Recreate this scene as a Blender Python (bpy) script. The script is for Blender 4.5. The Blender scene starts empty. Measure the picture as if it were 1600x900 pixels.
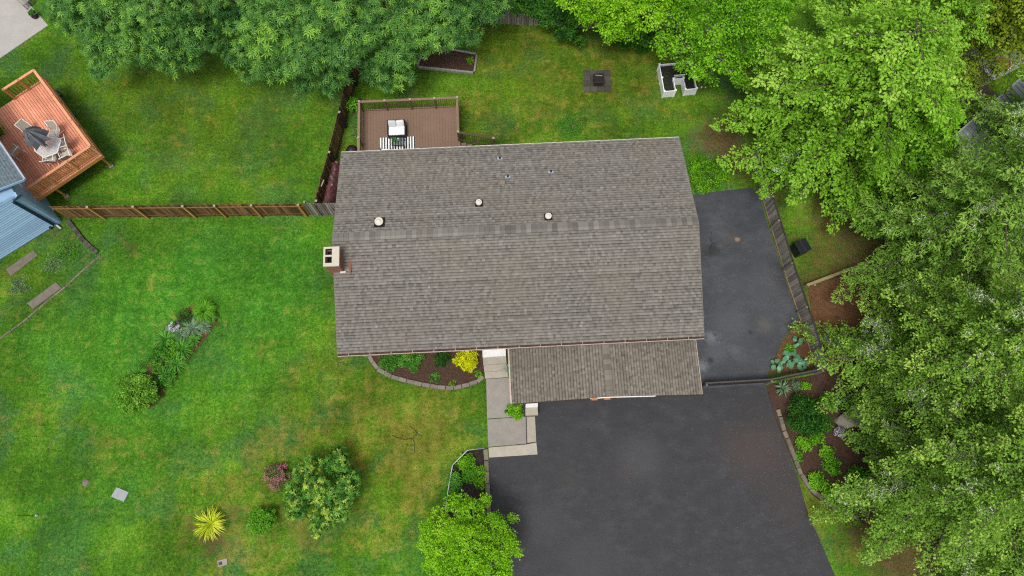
import bpy, math, random
import numpy as np
from mathutils import Matrix, Vector
random.seed(7)
RNG = np.random.default_rng(7)
R = math.radians
sc = bpy.context.scene
C = sc.collection

# ------------------------------------------------------------------ camera, sky, sun, exposure
CAM_H, CAM_T, CAM_F = 35.763, R(15.76), 1088.0
cam = bpy.data.cameras.new('camera'); cam.sensor_width = 36.0; cam.lens = 36.0 * CAM_F / 1600.0
cam.clip_start = 0.1; cam.clip_end = 2000
co = bpy.data.objects.new('camera', cam); C.objects.link(co)
co.location = (0, 0, CAM_H); co.rotation_euler = (CAM_T, 0, 0)
sc.camera = co

SUN_EL, SUN_ROT = R(68), R(200)          # soft sun behind cloud, from the south-south-west
w = bpy.data.worlds.new('World'); sc.world = w; w.use_nodes = True
nt = w.node_tree; nt.nodes.clear()
sky = nt.nodes.new('ShaderNodeTexSky'); sky.sky_type = 'NISHITA'; sky.sun_disc = False
sky.sun_elevation = SUN_EL; sky.sun_rotation = SUN_ROT
sky.air_density = 1.0; sky.dust_density = 4.0; sky.ozone_density = 1.0
hs = nt.nodes.new('ShaderNodeHueSaturation'); hs.inputs['Saturation'].default_value = 0.22   # cloud cover: grey, not blue
bg = nt.nodes.new('ShaderNodeBackground'); bg.inputs['Strength'].default_value = 0.118
wo = nt.nodes.new('ShaderNodeOutputWorld')
nt.links.new(sky.outputs[0], hs.inputs['Color']); nt.links.new(hs.outputs[0], bg.inputs[0]); nt.links.new(bg.outputs[0], wo.inputs[0])
sl = bpy.data.lights.new('sun', 'SUN'); sl.energy = 1.5; sl.angle = R(18); sl.color = (1.0, 0.96, 0.9)
so = bpy.data.objects.new('sun', sl); C.objects.link(so)
so.rotation_euler = (R(90) - SUN_EL, 0, math.pi - SUN_ROT)
vs = sc.view_settings; vs.view_transform = 'Standard'; vs.look = 'None'; vs.gamma = 1.0; vs.exposure = 0.52
vs.use_curve_mapping = False
sc.render.engine = 'CYCLES'
sc.cycles.filter_width = 1.2; sc.cycles.use_denoising = False; sc.cycles.max_bounces = 6; sc.cycles.transparent_max_bounces = 8

# ------------------------------------------------------------------ survey: place on the photograph -> metres at height z
def G(px, py, z=0.0):
    x = (px - 800.0) / CAM_F; y = (450.0 - py) / CAM_F
    c, s = math.cos(CAM_T), math.sin(CAM_T)
    dy, dz = y * c + s, y * s - c
    t = (z - CAM_H) / dz
    return Vector((x * t, dy * t, z))

# ------------------------------------------------------------------ materials
MATS = {}
class NB:
    def __init__(s, name, rough=0.8, spec=0.3):
        s.m = bpy.data.materials.new(name); s.m.use_nodes = True
        s.t = s.m.node_tree; s.t.nodes.clear()
        s.o = s.n('OutputMaterial'); s.p = s.n('BsdfPrincipled')
        s.p.inputs['Roughness'].default_value = rough
        s.p.inputs['Specular IOR Level'].default_value = spec
        s.l(s.p.outputs[0], s.o.inputs[0]); MATS[name] = s.m
    def n(s, t): return s.t.nodes.new('ShaderNode' + t)
    def l(s, a, b): s.t.links.new(a, b)
    def pos(s, scale=(1, 1, 1), rot=0):
        g = s.n('NewGeometry'); mp = s.n('Mapping'); mp.inputs['Scale'].default_value = scale
        mp.inputs['Rotation'].default_value = (0, 0, rot)
        s.l(g.outputs['Position'], mp.inputs[0]); return mp.outputs[0]
    def noise(s, scale, detail=4, rough=0.55, vec=None):
        n = s.n('TexNoise'); n.inputs['Scale'].default_value = scale; n.inputs['Detail'].default_value = detail
        n.inputs['Roughness'].default_value = rough
        s.l(vec if vec is not None else s.pos(), n.inputs['Vector']); return n.outputs[0]
    def ramp(s, f, stops):
        r = s.n('ValToRGB'); e = r.color_ramp.elements
        while len(e) < len(stops): e.new(0.5)
        for k, (p, c) in enumerate(stops):
            e[k].position = p; e[k].color = (*c, 1) if not isinstance(c, (int, float)) else (c, c, c, 1)
        s.l(f, r.inputs[0]); return r.outputs[0]
    def mix(s, f, a, b, mode='MIX'):
        m = s.n('MixRGB'); m.blend_type = mode
        for v, i in ((f, 0), (a, 1), (b, 2)):
            if isinstance(v, (int, float)): m.inputs[i].default_value = v if i == 0 else (v, v, v, 1)
            elif isinstance(v, tuple): m.inputs[i].default_value = (*v, 1)
            else: s.l(v, m.inputs[i])
        return m.outputs[0]
    def math(s, op, a, b=0.0, clamp=False):
        m = s.n('Math'); m.operation = op; m.use_clamp = clamp
        for k, v in enumerate((a, b)):
            if isinstance(v, (int, float)): m.inputs[k].default_value = v
            else: s.l(v, m.inputs[k])
        return m.outputs[0]
    def attr(s, name):
        a = s.n('Attribute'); a.attribute_name = name; return a
    def col(s, c):
        if isinstance(c, tuple): s.p.inputs['Base Color'].default_value = (*c, 1)
        else: s.l(c, s.p.inputs['Base Color'])
    def bump(s, h, strength=0.4, dist=0.02):
        b = s.n('Bump'); b.inputs['Strength'].default_value = strength; b.inputs['Distance'].default_value = dist
        s.l(h, b.inputs['Height']); s.l(b.outputs[0], s.p.inputs['Normal'])

def simple(name, c, rough=0.7, var=0.25, scale=3.0, bump=0.15, rnd=0.0, metal=0.0, spec=0.3, stretch=(1, 1, 1)):
    """plain material: base colour, slow + fine mottling, fine relief, optional tone per object"""
    b = NB(name, rough, spec); b.p.inputs['Metallic'].default_value = metal
    v = b.pos(stretch); n1 = b.noise(scale, 5, 0.6, v); n2 = b.noise(scale * 9, 3, 0.6, v)
    f = b.mix(0.4, n1, n2)
    k = b.ramp(f, [(0.25, 1 - var), (0.75, 1 + var)])
    out = b.mix(1.0, c, k, 'MULTIPLY')
    if rnd:
        oi = b.n('ObjectInfo'); rr = b.ramp(oi.outputs['Random'], [(0, 1 - rnd), (1, 1 + rnd)])
        out = b.mix(1.0, out, rr, 'MULTIPLY')
    b.col(out)
    if bump: b.bump(n2, bump, 0.01)
    return b.m

def leafmat(name, c0, c1, c2, trans=0.3, rough=0.55, pos=(0.0, 0.5, 1.0)):
    """leaf colour runs with the per-leaf tone attribute (old leaf -> young leaf)"""
    b = NB(name, rough + .1, 0.12)
    a = b.attr('tone'); colr = b.ramp(a.outputs['Fac'], [(pos[0], c0), (pos[1], c1), (pos[2], c2)])
    b.col(colr)
    tr = b.n('BsdfTranslucent'); b.l(b.mix(1.0, colr, (1.0, 1.15, 0.6), 'MULTIPLY'), tr.inputs[0])
    mx = b.n('MixShader'); mx.inputs[0].default_value = trans
    b.l(b.p.outputs[0], mx.inputs[1]); b.l(tr.outputs[0], mx.inputs[2]); b.l(mx.outputs[0], b.o.inputs[0])
    return b.m

def make_lawn():
    b = NB('lawn', 0.9, 0.15)
    n1 = b.noise(0.45, 7, 0.68); n2 = b.noise(2.2, 6, 0.68); n3 = b.noise(26, 4, 0.75); n4 = b.noise(0.8, 6, 0.7, b.pos((1, 1, 1), 0.7)); n5 = b.noise(7, 5, 0.7)
    g = b.ramp(b.mix(0.5, n1, n5), [(0.38, (0.026, 0.086, 0.007)), (0.46, (0.046, 0.134, 0.006)), (0.53, (0.076, 0.190, 0.008)), (0.61, (0.150, 0.260, 0.024))])
    bl = b.noise(0.33, 5, 0.65, b.pos((1, 1, 1), 1.9)); g = b.mix(b.ramp(bl, [(0.49, 0.0), (0.58, 0.75)]), g, b.ramp(n5, [(0.35, (0.022, 0.075, 0.016)), (0.65, (0.070, 0.175, 0.050))]))
    lu = b.attr('lush'); g = b.mix(b.math('MULTIPLY', lu.outputs['Fac'], 0.85), g, b.ramp(b.mix(0.5, n2, n5), [(0.37, (0.022, 0.108, 0.008)), (0.5, (0.046, 0.190, 0.011)), (0.62, (0.115, 0.285, 0.030))]))
    yl = b.attr('olive'); oe = b.math('MULTIPLY', yl.outputs['Fac'], b.ramp(n4, [(0.35, 0.25), (0.65, 1.0)]))
    g = b.mix(oe, g, b.ramp(b.mix(0.5, n2, n5), [(0.36, (0.048, 0.085, 0.006)), (0.5, (0.100, 0.140, 0.007)), (0.64, (0.180, 0.200, 0.014))]))
    dr = b.attr('dry'); e = b.math('ADD', b.math('MULTIPLY', b.math('SUBTRACT', b.mix(0.5, n4, n2), 0.545), 9.0), b.math('MULTIPLY', dr.outputs['Fac'], 1.3), True)
    dcol = b.ramp(b.mix(0.6, n3, n2), [(0.35, (0.140, 0.100, 0.016)), (0.65, (0.310, 0.250, 0.055))])
    g = b.mix(b.math('MULTIPLY', e, 0.46), g, dcol)
    so_ = b.attr('soil'); e2 = b.math('ADD', b.math('MULTIPLY', b.math('SUBTRACT', b.mix(0.5, n2, n5), 0.5), 5.0), b.math('SUBTRACT', b.math('MULTIPLY', so_.outputs['Fac'], 2.0), 0.55), True)
    e2 = b.math('MULTIPLY', e2, b.math('GREATER_THAN', so_.outputs['Fac'], 0.04))
    g = b.mix(b.math('MULTIPLY', e2, 0.85), g, b.ramp(b.mix(0.5, n3, n5), [(0.35, (0.045, 0.026, 0.014)), (0.65, (0.160, 0.090, 0.042))]))
    st1 = b.noise(1.0, 4, 0.6, b.pos((0.25, 2.4, 1), 1.15)); st2 = b.noise(1.0, 4, 0.6, b.pos((2.2, 0.3, 1), 0.12))     # mower lines in two directions
    g = b.mix(1.0, g, b.ramp(b.mix(0.5, st1, st2), [(0.36, 0.86), (0.64, 1.17)]), 'MULTIPLY')
    g = b.mix(1.0, g, b.ramp(b.noise(0.22, 5, 0.6, b.pos((1, 1, 1), 2.6)), [(0.36, 0.76), (0.64, 1.20)]), 'MULTIPLY')
    cl = b.n('TexVoronoi'); cl.inputs['Scale'].default_value = 3.2; b.l(b.pos(), cl.inputs['Vector']); cm = b.ramp(cl.outputs['Color'], [(0.1, 0.80), (0.9, 1.22)])
    g = b.mix(0.3, g, b.mix(1.0, g, cm, 'MULTIPLY'))
    k = b.ramp(n3, [(0.28, 0.50), (0.72, 1.5)])
    b.col(b.mix(1.0, g, k, 'MULTIPLY'))
    b.bump(b.mix(0.5, n3, b.noise(60, 3, 0.7)), 0.8, 0.06)
make_lawn()

def make_asphalt(name, base, spots=(), wet=0.0):
    b = NB(name, 0.85, 0.35)
    n1 = b.noise(0.5, 6, 0.6); n2 = b.noise(1.5, 6, 0.7, b.pos((0.8, 1.3, 1))); n3 = b.noise(30, 4, 0.85); n4 = b.noise(9, 4, 0.7)
    c = b.ramp(b.mix(0.5, n1, n2), [(0.34, tuple(x * 0.74 for x in base)), (0.5, base), (0.66, tuple(x * 1.55 for x in base))])
    c = b.mix(1.0, c, b.ramp(n3, [(0.25, 0.5), (0.72, 1.6)]), 'MULTIPLY')
    c = b.mix(b.ramp(n3, [(0.74, 0.0), (0.80, 0.6)]), c, (0.16, 0.14, 0.12))
    for (px, py, rad, colr, amt) in spots:
        p = G(px, py); vm = b.n('VectorMath'); vm.operation = 'DISTANCE'
        b.l(b.pos(), vm.inputs[0]); vm.inputs[1].default_value = (p.x, p.y, 0)
        d = b.math('ADD', b.math('DIVIDE', vm.outputs['Value'], rad), b.math('MULTIPLY', b.math('SUBTRACT', b.mix(0.5, n4, n2), 0.5), 3.2))
        c = b.mix(b.math('MULTIPLY', b.ramp(d, [(0.3, 1.0), (1.0, 0.0)]), amt), c, colr)
    b.col(c); b.bump(b.mix(0.6, n4, n3), 0.35, 0.02)
    b.l(b.ramp(n1, [(0.3, 0.70 - wet), (0.7, 0.92 - wet * .5)]), b.p.inputs['Roughness'])
make_asphalt('asphalt_main', (0.030, 0.030, 0.0335),
             [(890, 748, 0.9, (0.040, 0.042, 0.030), 0.3), (975, 745, 0.6, (0.06, 0.045, 0.042), 0.3), (850, 820, 1.2, (0.06, 0.058, 0.06), 0.35),
              (1180, 700, 2.2, (0.060, 0.042, 0.036), 0.6), (1160, 640, 1.6, (0.030, 0.030, 0.032), 0.7), (920, 880, 1.8, (0.055, 0.057, 0.06), 0.35),
              (1000, 715, 1.4, (0.075, 0.073, 0.075), 0.4), (1240, 780, 1.6, (0.050, 0.038, 0.034), 0.5)])
make_asphalt('asphalt_side', (0.040, 0.043, 0.050),
             [(1113, 527, 0.45, (0.22, 0.24, 0.28), 0.42), (1120, 548, 0.8, (0.10, 0.11, 0.13), 0.4), (1148, 548, 0.4, (0.12, 0.13, 0.15), 0.32), (1097, 572, 0.4, (0.22, 0.24, 0.27), 0.45),
              (1172, 519, 0.16, (0.012, 0.012, 0.013), 0.9), (1110, 563, 0.2, (0.014, 0.014, 0.014), 0.9), (1117, 523, 0.18, (0.022, 0.02, 0.02), 0.7),
              (1140, 372, 0.5, (0.09, 0.065, 0.05), 0.35), (1152, 374, 0.18, (0.26, 0.18, 0.12), 0.7), (1112, 390, 0.5, (0.02, 0.02, 0.02), 0.8), (1195, 507, 0.6, (0.10, 0.095, 0.075), 0.5),
              (1190, 450, 2.0, (0.058, 0.060, 0.066), 0.5), (1140, 510, 1.3, (0.075, 0.08, 0.09), 0.5), (1230, 430, 0.9, (0.03, 0.028, 0.026), 0.6)], 0.35)

def make_shingle():
    b = NB('shingle', 0.92, 0.2)
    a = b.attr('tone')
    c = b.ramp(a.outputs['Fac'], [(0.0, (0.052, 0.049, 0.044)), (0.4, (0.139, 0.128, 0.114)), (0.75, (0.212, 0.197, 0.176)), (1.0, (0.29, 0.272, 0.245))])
    n = b.noise(38, 3, 0.7); s = b.noise(0.35, 4, 0.6)
    c = b.mix(1.0, c, b.ramp(n, [(0.25, 0.78), (0.75, 1.22)]), 'MULTIPLY')
    c = b.mix(b.ramp(s, [(0.42, 0.0), (0.75, 0.35)]), c, (0.165, 0.140, 0.100))
    b.col(c); b.bump(n, 0.4, 0.01)
    b2 = NB('shingle_warm', 0.92, 0.2); a = b2.attr('tone')
    c = b2.ramp(a.outputs['Fac'], [(0.0, (0.058, 0.050, 0.041)), (0.4, (0.145, 0.128, 0.105)), (0.75, (0.215, 0.194, 0.162)), (1.0, (0.30, 0.275, 0.235))])
    n = b2.noise(38, 3, 0.7); c = b2.mix(1.0, c, b2.ramp(n, [(0.25, 0.78), (0.75, 1.22)]), 'MULTIPLY')
    s = b2.noise(0.8, 4, 0.6); c = b2.mix(b2.ramp(s, [(0.45, 0.0), (0.8, 0.5)]), c, (0.085, 0.075, 0.062))
    b2.col(c); b2.bump(n, 0.4, 0.01)
    b3 = NB('ridge_shingle', 0.92, 0.2); oi = b3.n('ObjectInfo')
    c = b3.ramp(oi.outputs['Random'], [(0.0, (0.105, 0.097, 0.086)), (0.5, (0.150, 0.140, 0.124)), (1.0, (0.200, 0.188, 0.166))])
    b4 = NB('ridge_warm', 0.92, 0.2); oi4 = b4.n('ObjectInfo'); c4 = b4.ramp(oi4.outputs['Random'], [(0.0, (0.105, 0.094, 0.078)), (1.0, (0.190, 0.174, 0.146))]); b4.col(c4)
    n = b3.noise(38, 3, 0.7); b3.col(b3.mix(1.0, c, b3.ramp(n, [(0.25, 0.8), (0.75, 1.2)]), 'MULTIPLY')); b3.bump(n, 0.3, 0.01)
make_shingle()

def make_rug():
    b = NB('rug_stripe', 0.95, 0.1); tc = b.n('TexCoord'); sp = b.n('SeparateXYZ'); b.l(tc.outputs['Object'], sp.inputs[0])
    f = b.math('FRACT', b.math('MULTIPLY', sp.outputs[0], 1 / 0.15)); k = b.math('GREATER_THAN', f, 0.47)
    n = b.noise(90, 2); b.col(b.mix(1.0, b.mix(k, (0.012, 0.014, 0.028), (0.80, 0.80, 0.78)), b.ramp(n, [(0.3, 0.85), (0.7, 1.1)]), 'MULTIPLY')); b.bump(n, 0.3, 0.005)
make_rug()
def make_glass(name, c, alpha):
    b = NB(name, 0.08, 0.5); b.col(c); b.p.inputs['Alpha'].default_value = alpha
make_glass('table_glass', (0.70, 0.72, 0.74), 0.45); make_glass('window_glass', (0.03, 0.04, 0.05), 1.0); make_glass('dark_glass', (0.05, 0.06, 0.07), 0.35)

simple('shingle_edge', (0.15, 0.135, 0.12), 0.9, 0.3, 6, 0.2)
simple('mulch', (0.055, 0.030, 0.020), 0.95, 0.5, 6, 0.9)
simple('bark_dust', (0.115, 0.055, 0.024), 0.95, 0.5, 5, 0.9)
simple('bark_chip', (0.105, 0.058, 0.038), 0.9, 0.5, 9, 0.3)
simple('soil', (0.022, 0.017, 0.015), 0.95, 0.5, 9, 0.9)
simple('debris', (0.20, 0.13, 0.07), 0.9, 0.5, 4, 0.0)
simple('concrete', (0.245, 0.225, 0.200), 0.9, 0.22, 2.2, 0.35, 0.08)
simple('concrete_light', (0.33, 0.30, 0.25), 0.9, 0.22, 2.5, 0.3, 0.08)
simple('concrete_patio', (0.35, 0.33, 0.31), 0.9, 0.14, 1.2, 0.3)
simple('concrete_grey', (0.27, 0.29, 0.30), 0.9, 0.15, 4, 0.3)
simple('paver', (0.190, 0.160, 0.140), 0.92, 0.28, 5, 0.4, 0.16)
simple('paver_dark', (0.066, 0.060, 0.050), 0.92, 0.4, 5, 0.5, 0.3)
simple('curb_stone', (0.150, 0.130, 0.095), 0.95, 0.35, 5, 0.5, 0.2)
simple('stoop_white', (0.62, 0.61, 0.60), 0.8, 0.12, 3, 0.15)
simple('white_paint', (0.78, 0.77, 0.75), 0.55, 0.06, 4, 0.05)
simple('white_vinyl', (0.80, 0.80, 0.82), 0.35, 0.05, 4, 0.03)
simple('dirty_white', (0.60, 0.55, 0.52), 0.7, 0.25, 6, 0.1)
simple('gutter', (0.45, 0.34, 0.30), 0.6, 0.25, 6, 0.1)
simple('gutter_grime', (0.075, 0.042, 0.036), 0.9, 0.5, 9, 0.3)
simple('siding_tan', (0.40, 0.36, 0.30), 0.7, 0.1, 2, 0.1)
simple('fascia_brown', (0.055, 0.032, 0.022), 0.75, 0.3, 5, 0.2)
simple('garage_door_brown', (0.10, 0.065, 0.048), 0.6, 0.2, 3, 0.1)
simple('fence_brown', (0.140, 0.076, 0.028), 0.85, 0.5, 7, 0.3, 0.6, stretch=(1, 1, 0.2))
simple('fence_post_new', (0.42, 0.235, 0.062), 0.8, 0.25, 8, 0.2, 0.15)
simple('fence_dark', (0.026, 0.021, 0.020), 0.85, 0.5, 7, 0.3, 0.35, stretch=(1, 1, 0.2))
simple('fence_grey', (0.225, 0.195, 0.180), 0.85, 0.4, 7, 0.3, 0.4, stretch=(1, 1, 0.2))
simple('fence_rail', (0.215, 0.152, 0.092), 0.85, 0.35, 6, 0.3, 0.2)
simple('gate_top', (0.07, 0.062, 0.058), 0.9, 0.4, 6, 0.2)
simple('post_cap', (0.30, 0.27, 0.23), 0.7, 0.15, 6, 0.1)
simple('deck_brown', (0.185, 0.116, 0.080), 0.75, 0.15, 1.5, 0.15, 0.025)
simple('deck_rail_brown', (0.205, 0.138, 0.090), 0.65, 0.2, 4, 0.1, 0.08)
simple('deck_post_brown', (0.105, 0.062, 0.044), 0.65, 0.25, 4, 0.1, 0.1)
simple('deck_red', (0.660, 0.270, 0.165), 0.45, 0.28, 1.2, 0.2, 0.16)
simple('deck_red_rail', (0.60, 0.27, 0.15), 0.6, 0.18, 4, 0.15, 0.1)
simple('deck_orange', (0.46, 0.20, 0.07), 0.7, 0.3, 4, 0.2, 0.22)
simple('deck_beam', (0.40, 0.195, 0.055), 0.75, 0.25, 5, 0.2, 0.1)
simple('blue_siding', (0.315, 0.485, 0.700), 0.55, 0.06, 2, 0.05, 0.13)
simple('blue_trim', (0.255, 0.405, 0.590), 0.55, 0.06, 2, 0.05)
simple('navy_metal', (0.010, 0.022, 0.045), 0.4, 0.2, 5, 0.0)
simple('galvanised', (0.45, 0.47, 0.48), 0.45, 0.12, 6, 0.05, metal=0.6)
simple('vent_white', (0.56, 0.53, 0.47), 0.5, 0.1, 6, 0.05)
simple('vent_inner', (0.58, 0.55, 0.48), 0.5, 0.1, 6, 0.05)
simple('rubber_black', (0.012, 0.012, 0.012), 0.6, 0.3, 6, 0.05)
simple('pipe_blue', (0.40, 0.45, 0.55), 0.4, 0.15, 6, 0.05, metal=0.3)
simple('brick_red', (0.250, 0.110, 0.080), 0.9, 0.35, 9, 0.3, 0.2)
simple('mortar', (0.50, 0.43, 0.38), 0.95, 0.2, 9, 0.3)
simple('chimney_cap', (0.47, 0.44, 0.36), 0.9, 0.12, 6, 0.25)
simple('soot', (0.012, 0.011, 0.010), 0.95, 0.3, 6, 0.2)
simple('flue_clay', (0.20, 0.165, 0.13), 0.9, 0.25, 8, 0.2)
simple('wicker_black', (0.016, 0.016, 0.020), 0.6, 0.3, 30, 0.5)
simple('cushion_white', (0.84, 0.84, 0.84), 0.95, 0.04, 8, 0.15)
simple('cushion_grey', (0.50, 0.51, 0.53), 0.95, 0.2, 26, 0.15)
simple('sling_grey', (0.62, 0.62, 0.63), 0.95, 0.3, 22, 0.15)
simple('sling_beige', (0.40, 0.36, 0.30), 0.85, 0.12, 30, 0.2)
simple('umbrella_grey', (0.155, 0.165, 0.185), 0.85, 0.15, 5, 0.2)
simple('black_plastic', (0.010, 0.012, 0.017), 0.35, 0.2, 4, 0.05)
simple('teal_plastic', (0.020, 0.115, 0.105), 0.45, 0.25, 5, 0.05)
simple('tarp', (0.080, 0.026, 0.028), 0.25, 0.35, 4, 0.15, spec=0.7)
simple('log_end', (0.42, 0.22, 0.08), 0.9, 0.3, 20, 0.2)
simple('bark', (0.085, 0.065, 0.050), 0.95, 0.45, 7, 0.6, stretch=(1, 1, 0.3))
simple('bark_grey', (0.185, 0.170, 0.145), 0.95, 0.35, 6, 0.5)
simple('lichen', (0.47, 0.50, 0.41), 0.95, 0.2, 9, 0.2)
simple('steel_dark', (0.035, 0.028, 0.028), 0.45, 0.3, 5, 0.1, metal=0.5)
simple('pit_brown', (0.042, 0.024, 0.022), 0.55, 0.35, 5, 0.1)
simple('metal_roof_grey', (0.17, 0.19, 0.20), 0.5, 0.15, 2, 0.05)
simple('roof_bluegrey', (0.115, 0.150, 0.170), 0.9, 0.6, 6, 0.4)
simple('patio_brown', (0.060, 0.042, 0.033), 0.9, 0.3, 2, 0.3)
simple('timber_dark', (0.075, 0.032, 0.018), 0.8, 0.3, 5, 0.2)
simple('timber_tan', (0.270, 0.205, 0.105), 0.9, 0.3, 5, 0.3, 0.15)
simple('timber_red', (0.50, 0.22, 0.11), 0.8, 0.2, 5, 0.2, 0.15)
simple('timber_weathered', (0.24, 0.235, 0.215), 0.9, 0.3, 5, 0.3, 0.15)
simple('table_wood', (0.34, 0.15, 0.075), 0.5, 0.25, 6, 0.1, 0.1)
simple('flower_red', (0.60, 0.045, 0.02), 0.7, 0.2, 20, 0)
simple('rock', (0.27, 0.24, 0.20), 0.95, 0.25, 3, 0.6)
simple('slab_weathered', (0.155, 0.130, 0.105), 0.95, 0.35, 4, 0.6)
simple('mat_print', (0.20, 0.235, 0.30), 0.9, 0.4, 18, 0.1)
simple('dry_twig', (0.055, 0.045, 0.03), 0.9, 0.2, 9, 0)

leafmat('leaf_lichen', (0.400, 0.430, 0.320), (0.560, 0.590, 0.470), (0.720, 0.740, 0.640), 0.1, 0.8)
leafmat('leaf_star', (0.018, 0.070, 0.012), (0.100, 0.255, 0.056), (0.260, 0.500, 0.060), 0.24, 0.45)
leafmat('leaf_yellowgreen', (0.095, 0.260, 0.006), (0.225, 0.500, 0.012), (0.380, 0.640, 0.035), 0.34)
leafmat('leaf_bright', (0.045, 0.150, 0.005), (0.150, 0.390, 0.012), (0.280, 0.540, 0.028), 0.26)
leafmat('leaf_hedge', (0.012, 0.055, 0.008), (0.030, 0.120, 0.014), (0.090, 0.230, 0.018))
leafmat('leaf_pale', (0.070, 0.175, 0.006), (0.200, 0.420, 0.026), (0.400, 0.610, 0.095), 0.26)
leafmat('leaf_olive', (0.095, 0.150, 0.008), (0.215, 0.310, 0.016), (0.370, 0.430, 0.040), 0.32)
leafmat('leaf_fir', (0.075, 0.175, 0.018), (0.185, 0.350, 0.044), (0.370, 0.550, 0.105), 0.28, 0.6)
leafmat('leaf_mixed', (0.085, 0.180, 0.018), (0.185, 0.355, 0.040), (0.470, 0.620, 0.115), 0.30, 0.6, (0.0, 0.6, 0.95))
leafmat('leaf_magnolia', (0.016, 0.075, 0.010), (0.085, 0.255, 0.030), (0.420, 0.540, 0.080), 0.18, 0.32)
leafmat('leaf_dome', (0.050, 0.200, 0.010), (0.115, 0.330, 0.017), (0.200, 0.450, 0.034))
leafmat('leaf_island', (0.070, 0.190, 0.014), (0.180, 0.400, 0.036), (0.310, 0.540, 0.090))
leafmat('leaf_gold', (0.260, 0.290, 0.004), (0.560, 0.590, 0.006), (0.740, 0.760, 0.020), 0.2)
leafmat('leaf_azalea', (0.050, 0.130, 0.016), (0.160, 0.160, 0.060), (0.440, 0.130, 0.210), 0.15, 0.6, (0.0, 0.5, 0.75))
leafmat('leaf_lavender', (0.200, 0.240, 0.200), (0.500, 0.470, 0.560), (0.740, 0.700, 0.780), 0.1)
leafmat('leaf_strap', (0.034, 0.150, 0.018), (0.085, 0.280, 0.030), (0.180, 0.430, 0.055))
leafmat('leaf_silver', (0.070, 0.150, 0.060), (0.150, 0.260, 0.130), (0.330, 0.430, 0.290))
leafmat('leaf_hosta', (0.060, 0.180, 0.085), (0.105, 0.270, 0.140), (0.180, 0.370, 0.225), 0.1, 0.45)
leafmat('leaf_yucca', (0.150, 0.270, 0.010), (0.430, 0.500, 0.018), (0.700, 0.720, 0.090), 0.15, 0.4)

# ------------------------------------------------------------------ mesh and object helpers
class MB:
    def __init__(s): s.v = []; s.f = []
    def add(s, vs, fs):
        n = len(s.v); s.v += [tuple(v) for v in vs]; s.f += [tuple(i + n for i in f) for f in fs]; return s
    def frame(s, o, ax, ay, az, hx, hy, hz):
        o = Vector(o)
        vs = [o + ax * (sx * hx) + ay * (sy * hy) + az * (sz * hz) for sx in (-1, 1) for sy in (-1, 1) for sz in (-1, 1)]
        return s.add(vs, [(0, 1, 3, 2), (4, 6, 7, 5), (0, 4, 5, 1), (2, 3, 7, 6), (0, 2, 6, 4), (1, 5, 7, 3)])
    def box(s, c, d, rz=0.0):
        ax = Vector((math.cos(rz), math.sin(rz), 0)); ay = Vector((-ax.y, ax.x, 0))
        return s.frame(c, ax, ay, Vector((0, 0, 1)), d[0] / 2, d[1] / 2, d[2] / 2)
    def beam(s, a, b, wd, ht, up=None):
        a, b = Vector(a), Vector(b); d = (b - a); L = d.length; d.normalize()
        up = Vector(up) if up else Vector((0, 0, 1))
        if abs(d.dot(up)) > 0.98: up = Vector((1, 0, 0))
        sd = d.cross(up).normalized(); u2 = sd.cross(d).normalized()
        return s.frame((a + b) / 2, d, sd, u2, L / 2, wd / 2, ht / 2)
    def prism(s, pts, z0, z1):
        n = len(pts); vs = [(p[0], p[1], z0) for p in pts] + [(p[0], p[1], z1) for p in pts]
        area = sum(pts[i][0] * pts[(i + 1) % n][1] - pts[(i + 1) % n][0] * pts[i][1] for i in range(n))
        idx = list(range(n)) if area > 0 else list(range(n))[::-1]
        fs = [tuple(idx[::-1]), tuple(i + n for i in idx)]
        for k in range(n):
            a, b = idx[k], idx[(k + 1) % n]; fs.append((a, b, b + n, a + n))
        return s.add(vs, fs)
    def tube(s, pts, rad, seg=6, caps=True):
        pts = [Vector(p) for p in pts]; n = len(pts)
        rs = rad if isinstance(rad, (list, tuple)) else [rad] * n
        vs = []; fs = []; prev = None
        for i, p in enumerate(pts):
            d = (pts[min(i + 1, n - 1)] - pts[max(i - 1, 0)]).normalized()
            a = d.cross(Vector((0, 0, 1))) if prev is None else prev - d * prev.dot(d)
            if a.length < 1e-4: a = d.cross(Vector((1, 0, 0)))
            a.normalize(); prev = a; b = d.cross(a)
            vs += [p + (a * math.cos(2 * math.pi * k / seg) + b * math.sin(2 * math.pi * k / seg)) * rs[i] for k in range(seg)]
        for i in range(n - 1):
            for k in range(seg):
                k2 = (k + 1) % seg; fs.append((i * seg + k, i * seg + k2, (i + 1) * seg + k2, (i + 1) * seg + k))
        if caps: fs += [tuple(range(seg))[::-1], tuple((n - 1) * seg + k for k in range(seg))]
        return s.add(vs, fs)
    def lathe(s, o, prof, seg=16, tilt=None):
        o = Vector(o); vs = []; fs = []; n = len(prof)
        for (r, z) in prof:
            for k in range(seg):
                v = Vector((r * math.cos(2 * math.pi * k / seg), r * math.sin(2 * math.pi * k / seg), z))
                vs.append(o + (tilt @ v if tilt else v))
        for i in range(n - 1):
            for k in range(seg):
                k2 = (k + 1) % seg; fs.append((i * seg + k, i * seg + k2, (i + 1) * seg + k2, (i + 1) * seg + k))
        fs += [tuple(range(seg))[::-1], tuple((n - 1) * seg + k for k in range(seg))]
        return s.add(vs, fs)
    def mesh(s, name):
        me = bpy.data.meshes.new(name); me.from_pydata(s.v, [], s.f); me.update(); return me

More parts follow.
